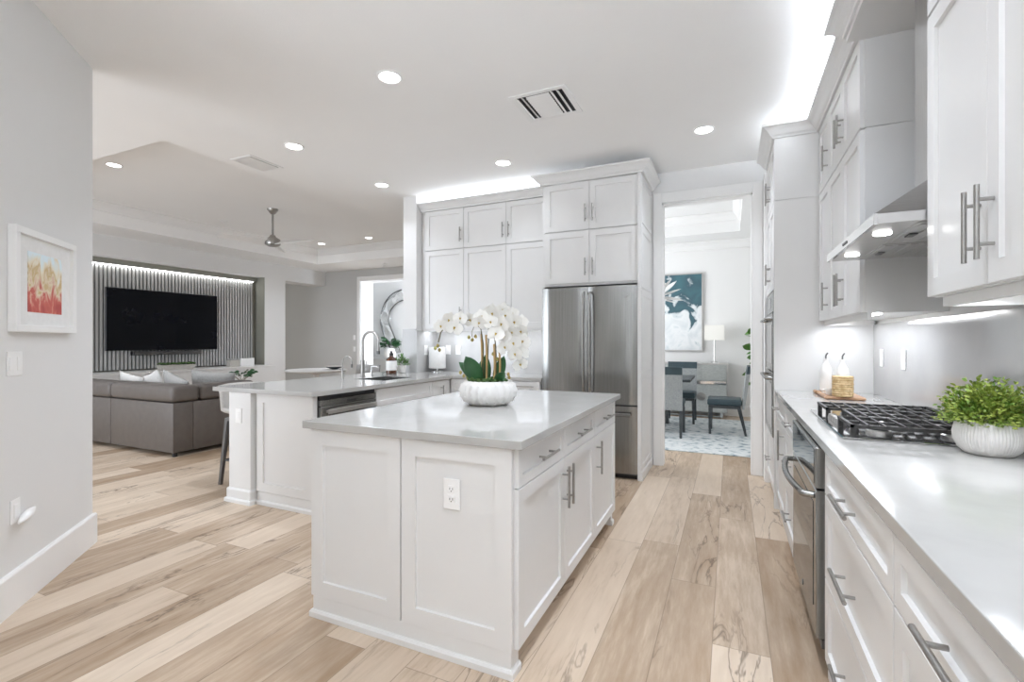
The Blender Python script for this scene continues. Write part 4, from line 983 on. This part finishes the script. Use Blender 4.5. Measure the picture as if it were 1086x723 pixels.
MB().box(0.0005, 0.09, -0.60, 0.60, 1.045, 1.112, 0.008).build('body', BLACK, sb)
MB().box(0.0902, 0.092, -0.58, 0.58, 1.052, 1.105).build('speaker_cloth', DARKST, sb)
cs = thing('media_console', 'low white media console with drawers under the television', 'cabinet', (-9.03, 3.70, 0), FACE_L)
MB().box(0, 3.66, 0.0005, 0.58, 0.09, 0.735).build('carcass', PAINT, cs)
MB().box(-0.01, 3.67, -0.02, 0.60, 0.736, 0.775, 0.003).build('worktop', PAINT, cs)
MB().box(0.03, 3.63, 0.05, 0.58, 0, 0.0895).build('plinth', PAINT, cs)
for k in range(5): MB().box(0.003 + k * 0.732, 0.728 + k * 0.732, -0.018, 0.0, 0.42, 0.73, 0.002).build('drawer', PAINT, cs); MB().box(0.003 + k * 0.732, 0.728 + k * 0.732, -0.018, 0.0, 0.10, 0.415, 0.002).build('drawer', PAINT, cs)
rng = random.Random(21)
mt = thing('moss_trough', 'long pale wooden trough of green moss on the media console', 'planter', (-9.25, 5.45, 0.776))
MB().hexa([(-0.06, -0.27, 0.0005), (0.06, -0.27, 0.0005), (0.06, 0.27, 0.0005), (-0.06, 0.27, 0.0005)], [(-0.085, -0.31, 0.09), (0.085, -0.31, 0.09), (0.085, 0.31, 0.09), (-0.085, 0.31, 0.09)]).build('trough', LGREY, mt)
b = MB()
for i in range(160):
    s = rng.uniform(0.014, 0.03); b.lathe([(0.0005, 0), (s, s * 0.4), (s * 0.7, s), (0.0005, s * 1.2)], (rng.uniform(-0.07, 0.07), rng.uniform(-0.29, 0.29), 0.091 + rng.uniform(0, 0.02)), 6)
b.build('moss', MOSS, mt, smooth=True)
bxs = thing('storage_box', 'pale box standing behind the small white sign on the console', 'box', (-9.28, 6.58, 0.776))
MB().box(-0.06, 0.06, -0.11, 0.11, 0.0005, 0.13, 0.004).build('body', LGREY, bxs); MB().box(-0.063, 0.063, -0.113, 0.113, 0.131, 0.155, 0.004).build('lid', FABG, bxs)
sg = thing('tabletop_sign', 'white square block sign standing at the right end of the console', 'sign', (-9.20, 6.83, 0.776))
MB().box(-0.02, 0.02, -0.15, 0.15, 0.0005, 0.165, 0.003).build('block', PLATE, sg)


def cushion(name, label, loc, rot, w_, h_, th, m, cat='cushion', group=None):
    b = MB(); n = 14; top, bot = [], []
    for i in range(n + 1):
        ra, rb = [], []
        for j in range(n + 1):
            u, v = 2 * i / n - 1, 2 * j / n - 1
            e = max(0.0, (1 - abs(u) ** 2.6) * (1 - abs(v) ** 2.6)) ** 0.55
            k = 1 - 0.07 * (1 - abs(u)) * abs(v) ** 4; k2 = 1 - 0.07 * (1 - abs(v)) * abs(u) ** 4
            x, z = u * w_ / 2 * k2, v * h_ / 2 * k
            ra.append((x, -th / 2 * e - 0.004, z)); rb.append((x, th / 2 * e + 0.004, z))
        top.append(ra); bot.append(rb)
    b._quadring(top, False, False, closed=False); b._quadring(bot, False, False, closed=False)
    rim = lambda g: [g[i][0] for i in range(n)] + [g[n][j] for j in range(n)] + [g[n - i][n] for i in range(n)] + [g[0][n - j] for j in range(n)]
    b._quadring([rim(top), rim(bot)], False, False)
    o = b.build(name, m, None, loc, rot, smooth=True)
    return tag(o, label, cat, group)


# sectional sofa: one arm along X with its back to the kitchen, one along Y
sf = thing('sectional_sofa', 'taupe leather sectional sofa with its back to the kitchen', 'sofa', (-5.63, 3.28, 0))
def sofa_module(x0, x1, y0, y1, side):
    bb = 0.008
    if side == 'S':
        MB().box(x0 + 0.003, x1 - 0.003, y0, y0 + 0.22, 0.05, 0.605, bb, 2).build('back_panel', LEATHER, sf, smooth=True)
        MB().box(x0 + 0.004, x1 - 0.004, y0 - 0.012, y0 + 0.30, 0.608, 0.795, 0.05, 4).build('back_cushion', LEATHER, sf, smooth=True)
        MB().box(x0 + 0.003, x1 - 0.003, y0 + 0.225, y1, 0.05, 0.30, bb).build('seat_base', LEATHER, sf)
        MB().box(x0 + 0.004, x1 - 0.004, y0 + 0.225, y1 + 0.01, 0.302, 0.46, 0.03, 3).build('seat_cushion', LEATHER, sf, smooth=True)
# local coordinates: corner of the sofa at (0, 0)
MB().box(-1.23, 0, 0, 0.22, 0.05, 0.605, 0.008, 2).build('back_panel', LEATHER, sf, smooth=True)
MB().box(-1.23, 0.012, -0.012, 0.30, 0.608, 0.795, 0.05, 4).build('back_cushion', LEATHER, sf, smooth=True)
MB().box(-0.22, 0, 0.222, 1.0, 0.05, 0.605, 0.008, 2).build('arm_panel', LEATHER, sf, smooth=True)
MB().box(-0.24, 0.012, 0.302, 1.01, 0.608, 0.795, 0.05, 4).build('arm_cushion', LEATHER, sf, smooth=True)
MB().box(-1.23, -0.225, 0.225, 0.95, 0.05, 0.30).build('seat_base', LEATHER, sf); MB().box(-1.23, -0.225, 0.225, 0.95, 0.302, 0.46, 0.03, 3).build('seat_cushion', LEATHER, sf, smooth=True)
sofa_module(-2.05, -1.233, 0, 0.95, 'S'); sofa_module(-2.87, -2.053, 0, 0.95, 'S')
b = MB()
for x, y in ((-0.05, 0.05), (-2.8, 0.05), (-0.05, 0.95), (-2.8, 0.85)): b.cyl((x, y, 0), (x, y, 0.052), 0.025, 10)
b.build('foot', BLACK, sf)
for nm_ in range(1):
    cushion('throw_pillow', 'white throw pillow leaning on the sofa back, furthest left of the pillows', (-7.34, 3.79, 0.66), (0.34, 0.18, 0.1), 0.46, 0.42, 0.13, FABW)
    cushion('throw_pillow', 'white throw pillow with pointed corner on the sofa, second from the left', (-6.90, 3.83, 0.675), (0.32, -0.25, -0.15), 0.46, 0.44, 0.13, FABW)
    cushion('throw_pillow', 'grey throw pillow between the white ones and the corner on the sofa', (-6.34, 3.76, 0.67), (0.34, 0.30, 0.05), 0.48, 0.45, 0.14, FABG)
    cushion('throw_pillow', 'grey patterned throw pillow at the sofa corner, furthest right', (-6.12, 4.06, 0.69), (0.30, 0.10, 0.75), 0.50, 0.46, 0.14, FABG)

ct = thing('coffee_table', 'low pale coffee table in the lounge carrying the green sprig', 'table', (-7.8, 5.65, 0))
MB().box(-0.35, 0.35, -0.5, 0.5, 0.40, 0.44, 0.004).build('table_top', LGREY, ct)
for sx in (-1, 1):
    for sy in (-1, 1): MB().box(sx * 0.30 - 0.025, sx * 0.30 + 0.025, sy * 0.45 - 0.025, sy * 0.45 + 0.025, 0, 0.3995).build('leg', LGREY, ct)
pl = thing('leafy_sprig_vase', 'glossy green sprig in a white vase in front of the media console', 'plant', (-7.8, 5.68, 0.4405))
MB().lathe([(0.05, 0.0005), (0.065, 0.01), (0.07, 0.10), (0.04, 0.17), (0.045, 0.19), (0.035, 0.19), (0.03, 0.17), (0.001, 0.16)], n=22).build('vase', CERAM, pl, smooth=True)
b = MB()
for i in range(44):
    a = rng.uniform(0, 2 * PI); r = rng.uniform(0.03, 0.2); add_leaf(b, orient((r * math.cos(a), r * math.sin(a), 0.23 + rng.uniform(0, 0.10)), (math.cos(a), math.sin(a), rng.uniform(-0.2, 0.5)), rng.uniform(-1, 1)), 0.085, 0.03, 0.02, 0.2, 4)
b.build('foliage', LEAFD, pl)
b = MB()
for i in range(9): a = i * 0.7; b.cyl((0, 0, 0.15), (0.15 * math.cos(a), 0.15 * math.sin(a), 0.26), 0.003, 5)
b.build('stem', TWIG, pl)


def shell_chair(name, label, loc, rz, seat_z, w_, d_, back_h, m, legm, cat='stool', foot=True, legw=0.022):
    o = thing(name, label, cat, loc, rz)
    b = MB(); rows = []; n = 12
    prof = [(d_ / 2, seat_z - 0.01), (d_ / 2 - 0.06, seat_z + 0.005), (0, seat_z), (-d_ / 2 + 0.10, seat_z + 0.01), (-d_ / 2 + 0.02, seat_z + 0.07), (-d_ / 2 - 0.015, seat_z + 0.2), (-d_ / 2 - 0.04, seat_z + back_h)]
    for k, (y, z) in enumerate(prof):
        row = []
        for j in range(n + 1):
            u = 2 * j / n - 1; ww = w_ / 2 * (1 if k < 5 else 0.94)
            wrap = 0.10 * abs(u) ** 2.5 if k >= 4 else 0.02 * abs(u) ** 3; rise = 0.05 * abs(u) ** 3 if k < 4 else 0
            row.append((u * ww, y + wrap, z + rise))
        rows.append(row)
    b._quadring(rows, False, False, closed=False)
    s = b.build('shell', m, o, smooth=True); md = s.modifiers.new('t', 'SOLIDIFY'); md.thickness = 0.035; md.offset = 0
    MB().box(-w_ / 2 + 0.05, w_ / 2 - 0.05, -d_ / 2 + 0.10, d_ / 2 - 0.05, seat_z - 0.05, seat_z - 0.02).build('seat_frame', legm, o)
    for sx in (-1, 1):
        for sy in (-1, 1):
            MB().tube([(sx * (w_ / 2 - 0.07), sy * (d_ / 2 - 0.09), seat_z - 0.03), (sx * (w_ / 2 - 0.04), sy * (d_ / 2 - 0.03), 0.001)], legw / 2, 8, [legw * 0.6, legw * 0.42]).build('leg', legm, o, smooth=True)
    if foot:
        a, c_ = w_ / 2 - 0.055, d_ / 2 - 0.06; MB().tube([(-a, -c_, 0.22), (a, -c_, 0.22), (a, c_, 0.22), (-a, c_, 0.22), (-a, -c_, 0.22)], 0.008, 8).build('footrest', legm, o)
    return o


shell_chair('counter_stool', 'beige upholstered counter stool tucked under the peninsula overhang', (-4.02, 3.05, 0), PI / 2 + PI, 0.63, 0.46, 0.44, 0.27, SHELL, DARKST, legw=0.045)

# breakfast corner between peninsula and grey wall: round white table with chairs
tb = thing('round_table', 'round white table seen over the peninsula by the grey wall', 'table', (-6.95, 6.55, 0))
MB().lathe([(0.001, 0.72), (0.36, 0.72), (0.52, 0.735), (0.54, 0.75), (0.54, 0.765), (0.52, 0.775), (0.001, 0.775)], n=48).build('table_top', FABW, tb, smooth=True)
MB().lathe([(0.26, 0.0005), (0.26, 0.02), (0.06, 0.06), (0.05, 0.68), (0.14, 0.7195), (0.001, 0.7195)], n=30).build('pedestal', PLATE, tb, smooth=True)
shell_chair('lounge_chair', 'grey upholstered chair behind the round white table', (-6.75, 7.55, 0), 0.2 + PI, 0.45, 0.56, 0.54, 0.36, FABG, DKWOOD, 'chair', False, 0.03)
shell_chair('lounge_chair', 'white upholstered chair right of the round white table', (-5.95, 7.15, 0), PI / 2 + 0.5, 0.45, 0.56, 0.54, 0.36, FABW, DKWOOD, 'chair', False, 0.03)
bo = thing('dark_bowl', 'shallow dark dish on the far side of the round white table', 'bowl', (-6.68, 6.72, 0.776))
MB().lathe([(0.05, 0.0005), (0.07, 0.01), (0.17, 0.055), (0.165, 0.058), (0.07, 0.02), (0.001, 0.018)], n=28).build('body', DKWOOD, bo, smooth=True)
MB().lathe([(0.168, 0.053), (0.174, 0.056), (0.168, 0.06)], n=28).build('rim', LGREY, bo, smooth=True)

# switches on the grey wall
outlet('light_switch', 'white switch plate on the grey lounge wall, upper one by the doorway casing', (-8.44, LY - 0.0005, 1.385), 0)
outlet('light_switch', 'white switch plate on the grey lounge wall, lower one by the doorway casing', (-8.44, LY - 0.0005, 1.10), 0)

# ------------------------------------------------------------------ foyer
mr = thing('wall_mirror', 'wavy sculptural silver mirror on the foyer wall', 'mirror', (-8.30, 10.56, 1.85))
b = MB(); rows_f, rows_b = [], []
path = [(-0.05 + 0.0, -0.86), (-0.26, -0.62), (-0.42, -0.30), (-0.50, 0.02), (-0.44, 0.32), (-0.30, 0.56), (-0.08, 0.74), (0.22, 0.84)]
inner = [(0.18, -0.86), (0.02, -0.52), (-0.12, -0.24), (-0.22, 0.0), (-0.18, 0.22), (-0.04, 0.40), (0.14, 0.52), (0.40, 0.56)]
N_ = 40
def interp(pl_, t):
    k = t * (len(pl_) - 1); i = min(int(k), len(pl_) - 2); f = k - i; p0 = pl_[max(i - 1, 0)]; p1 = pl_[i]; p2 = pl_[i + 1]; p3 = pl_[min(i + 2, len(pl_) - 1)]
    return tuple(0.5 * ((2 * p1[c]) + (p2[c] - p0[c]) * f + (2 * p0[c] - 5 * p1[c] + 4 * p2[c] - p3[c]) * f * f + (3 * p1[c] - p0[c] - 3 * p2[c] + p3[c]) * f ** 3) for c in (0, 1))
rows = []
for i in range(N_ + 1):
    t = i / N_; a_ = interp(path, t); c_ = interp(inner, t); yw = 0.035 * math.sin(t * 17)
    rows.append([(a_[0] + (c_[0] - a_[0]) * k / 6, yw * math.sin(k / 6 * 4 + t * 9) , a_[1] + (c_[1] - a_[1]) * k / 6) for k in range(7)])
b._quadring(rows, False, False, closed=False)
s = b.build('ribbon', MIRROR, mr, smooth=True); md = s.modifiers.new('t', 'SOLIDIFY'); md.thickness = 0.012
for pth in (path, inner):
    MB().tube([(interp(pth, i / 30)[0], -0.012, interp(pth, i / 30)[1]) for i in range(31)], 0.013, 8).build('rim', DARKST, mr, smooth=True)
cn = thing('console_table', 'grey console cabinet against the foyer wall under the mirror', 'console table', (-8.55, 10.35, 0))
MB().box(-0.42, 0.42, -0.17, 0.17, 0.16, 0.83, 0.006).build('body', GWALL, cn)
for sx in (-1, 1): MB().box(sx * 0.36 - 0.025, sx * 0.36 + 0.025, -0.15, 0.15, 0, 0.1595).build('leg', DKWOOD, cn)
vs = thing('foliage_vase', 'white vase of dark green leaves on the foyer console', 'plant', (-8.30, 10.33, 0.8305))
MB().lathe([(0.10, 0.0005), (0.14, 0.02), (0.17, 0.13), (0.13, 0.25), (0.10, 0.28), (0.09, 0.28), (0.10, 0.24), (0.001, 0.2)], n=26).build('vase', CERAM, vs, smooth=True)
b = MB()
for i in range(70):
    a = rng.uniform(0, 2 * PI); r = rng.uniform(0.02, 0.26); add_leaf(b, orient((r * math.cos(a), r * math.sin(a) * 0.5, 0.30 + rng.uniform(0, 0.22)), (math.cos(a), math.sin(a) * 0.5, rng.uniform(-0.3, 0.7)), rng.uniform(-1, 1)), 0.13, 0.045, 0.03, 0.2, 4)
b.build('foliage', LEAFD, vs)

# ------------------------------------------------------------------ dining room
rg = tag(MB().box(-3.2, 0.75, 5.95, 8.62, 0.0005, 0.010, 0.003).build('area_rug', RUGM), 'distressed pale blue-grey rug on the dining room floor', 'rug'); RZ = 0.0105
dt = thing('dining_table', 'dark dining table with crossed legs seen through the cased doorway', 'table', (-1.45, 7.52, RZ))
MB().box(-0.95, 0.95, -0.48, 0.48, 0.715, 0.755, 0.006).build('table_top', DKWOOD, dt)
for sx in (-1, 1):
    xx = sx * 0.55
    MB().hexa([(xx - 0.04, -0.38, 0), (xx + 0.04, -0.38, 0), (xx + 0.04, -0.28, 0), (xx - 0.04, -0.28, 0)], [(xx - 0.04, 0.28, 0.714), (xx + 0.04, 0.28, 0.714), (xx + 0.04, 0.38, 0.714), (xx - 0.04, 0.38, 0.714)]).build('leg', DKWOOD, dt)
    MB().hexa([(xx - 0.03, 0.28, 0), (xx + 0.03, 0.28, 0), (xx + 0.03, 0.38, 0), (xx - 0.03, 0.38, 0)], [(xx - 0.03, -0.38, 0.714), (xx + 0.03, -0.38, 0.714), (xx + 0.03, -0.28, 0.714), (xx - 0.03, -0.28, 0.714)]).build('leg', DKWOOD, dt)


def dchair(label, x, y, rz):
    o = thing('dining_chair', label, 'chair', (x, y, RZ), rz, None)
    MB().box(-0.225, 0.225, -0.235, 0.20, 0.40, 0.485, 0.02, 3).build('seat', TEAL, o, smooth=True)
    b = MB(); b.hexa([(-0.225, -0.27, 0.36), (0.225, -0.27, 0.36), (0.225, -0.237, 0.36), (-0.225, -0.237, 0.36)], [(-0.225, -0.335, 0.84), (0.225, -0.335, 0.84), (0.225, -0.29, 0.84), (-0.225, -0.29, 0.84)]); b.build('backrest', CHAIRG, o)
    b = MB(); b.hexa([(-0.226, -0.336, 0.8405), (0.226, -0.336, 0.8405), (0.226, -0.289, 0.8405), (-0.226, -0.289, 0.8405)], [(-0.226, -0.350, 0.945), (0.226, -0.350, 0.945), (0.226, -0.310, 0.945), (-0.226, -0.310, 0.945)]); b.build('headrest', TEAL, o)
    MB().box(-0.215, 0.215, -0.225, 0.185, 0.36, 0.3995).build('seat_frame', DKWOOD, o)
    for sx in (-1, 1):
        MB().hexa([(sx * 0.205 - 0.016, 0.15, 0), (sx * 0.205 + 0.016, 0.15, 0), (sx * 0.205 + 0.016, 0.182, 0), (sx * 0.205 - 0.016, 0.182, 0)], [(sx * 0.20 - 0.022, 0.14, 0.3595), (sx * 0.20 + 0.022, 0.14, 0.3595), (sx * 0.20 + 0.022, 0.185, 0.3595), (sx * 0.20 - 0.022, 0.185, 0.3595)]).build('leg', DKWOOD, o)
        MB().hexa([(sx * 0.205 - 0.016, -0.30, 0), (sx * 0.205 + 0.016, -0.30, 0), (sx * 0.205 + 0.016, -0.27, 0), (sx * 0.205 - 0.016, -0.27, 0)], [(sx * 0.20 - 0.022, -0.225, 0.3595), (sx * 0.20 + 0.022, -0.225, 0.3595), (sx * 0.20 + 0.022, -0.18, 0.3595), (sx * 0.20 - 0.022, -0.18, 0.3595)]).build('leg', DKWOOD, o)
    return o


dchair('tweed and dark leather dining chair with its back to the doorway', -0.80, 6.99, 0)
dchair('dining chair on the far side of the table facing the doorway', -0.72, 8.09, PI)
dchair('dining chair with dark leather seat standing at the right end of the table', -0.09, 7.42, PI / 2)
fb = thing('serving_bowl', 'pale round bowl on the dining table', 'bowl', (-1.0, 7.66, RZ + 0.7555))
MB().lathe([(0.07, 0.0005), (0.09, 0.01), (0.20, 0.09), (0.195, 0.094), (0.09, 0.025), (0.001, 0.02)], n=30).build('body', MATTEP, fb, smooth=True)
cr = thing('credenza', 'grey veneered sideboard with silver trim under the teal painting', 'sideboard', (-0.83, 8.72, 0))
MB().box(-0.78, 0.78, 0.0, 0.40, 0.10, 0.90).build('carcass', CRED, cr)
b = MB(); b.box(-0.795, 0.795, -0.012, 0.405, 0.9005, 0.925); b.box(0.7805, 0.795, -0.012, 0.405, 0.10, 0.90); b.box(-0.795, -0.7805, -0.012, 0.405, 0.10, 0.90); b.build('frame', STEELH, cr)
for k in range(4): MB().box(-0.775 + k * 0.388, -0.392 + k * 0.388, -0.01, -0.0005, 0.64, 0.895, 0.001).build('drawer', CRED, cr); MB().box(-0.775 + k * 0.388, -0.392 + k * 0.388, -0.01, -0.0005, 0.11, 0.56, 0.001).build('door', CRED, cr)
MB().box(-0.775, 0.77, -0.014, -0.0005, 0.575, 0.625).build('rail', CHROME, cr)
for x in (-0.39, 0.386):
    MB().lathe([(0.001, -0.004), (0.05, -0.004), (0.07, 0.0), (0.001, 0.003)], n=20).build('door_pull', NICKEL, cr, (x, -0.014, 0.36), (PI / 2, 0, 0))
b = MB(); 
for x in (-0.7, 0.7): b.box(x - 0.02, x + 0.02, 0.01, 0.05, 0, 0.10); b.box(x - 0.02, x + 0.02, 0.34, 0.38, 0, 0.10)
b.box(-0.7, 0.7, 0.02, 0.035, 0.02, 0.04); b.build('foot', CHROME, cr)
lp = thing('table_lamp', 'slim table lamp with square white shade on the credenza', 'lamp', (-0.245, 8.93, 0.9255))
MB().box(-0.06, 0.06, -0.06, 0.06, 0.0005, 0.02, 0.003).build('base', CHROME, lp); MB().cyl((0, 0, 0.02), (0, 0, 0.42), 0.011, 12).build('stem', CHROME, lp, smooth=True)
MB().hexa([(-0.16, -0.10, 0.39), (0.16, -0.10, 0.39), (0.16, 0.10, 0.39), (-0.16, 0.10, 0.39)], [(-0.15, -0.09, 0.645), (0.15, -0.09, 0.645), (0.15, 0.09, 0.645), (-0.15, 0.09, 0.645)]).build('lamp_shade', SHADE, lp)
pt = thing('abstract_painting', 'large abstract painting in dark teal over white above the credenza', 'picture', (-1.17, LY - 0.001, 1.81))
MB().box(-0.71, 0.71, -0.03, 0, -0.67, 0.68).build('canvas', ARTTEAL, pt)
b = MB()
for r in ((-0.73, 0.73, -0.69, -0.671), (-0.73, 0.73, 0.681, 0.70), (-0.73, -0.711, -0.671, 0.681), (0.711, 0.73, -0.671, 0.681)): b.box(r[0], r[1], -0.04, 0, r[2], r[3])
b.build('frame', STEELH, pt)
fp = thing('fiddle_leaf_plant', 'tall green house plant in the far right corner of the dining room', 'plant', (0.44, 8.25, RZ))
MB().lathe([(0.12, 0.0005), (0.13, 0.01), (0.17, 0.32), (0.15, 0.32), (0.14, 0.28), (0.001, 0.28)], n=26).build('pot', CERAM, fp, smooth=True)
MB().tube([(0, 0, 0.28), (0.02, 0, 0.7), (-0.02, 0.02, 1.1), (0, 0, 1.45)], 0.014, 8).build('stem', TWIG, fp, smooth=True)
b = MB()
for i in range(46):
    a = rng.uniform(0, 2 * PI); z = rng.uniform(0.62, 1.45); r = rng.uniform(0.04, 0.13); add_leaf(b, orient((r * math.cos(a), r * math.sin(a), z), (math.cos(a), math.sin(a), rng.uniform(-0.2, 0.6)), rng.uniform(-1, 1)), 0.17, 0.062, 0.03, 0.2, 5)
b.build('foliage', LEAFM, fp)
ch = thing('petal_chandelier', 'white petal chandelier hanging above the dining table', 'chandelier', (-1.02, 7.45, 3.36))
MB().lathe([(0.07, -0.0005), (0.07, -0.02), (0.02, -0.035), (0.001, -0.035)], n=20).build('canopy', CHROME, ch, smooth=True)
MB().cyl((0, 0, -0.03), (0, 0, -1.37), 0.008, 10).build('rod', CHROME, ch, smooth=True)
for k in range(14):
    a = k * 2.4; el = (-0.35, 0.1, 0.55)[k % 3]; b = MB()
    add_leaf(b, orient((0.03 * math.cos(a), 0.03 * math.sin(a), -1.40), (math.cos(a) * math.cos(el), math.sin(a) * math.cos(el), math.sin(el)), 0.3), 0.36, 0.085, -0.06, 0.25, 7)
    p = b.build('petal', PLATE, ch, smooth=True); md = p.modifiers.new('t', 'SOLIDIFY'); md.thickness = 0.004
for x, y in ((-1.9, 6.6), (-0.5, 6.6), (-0.5, 8.9)): pass
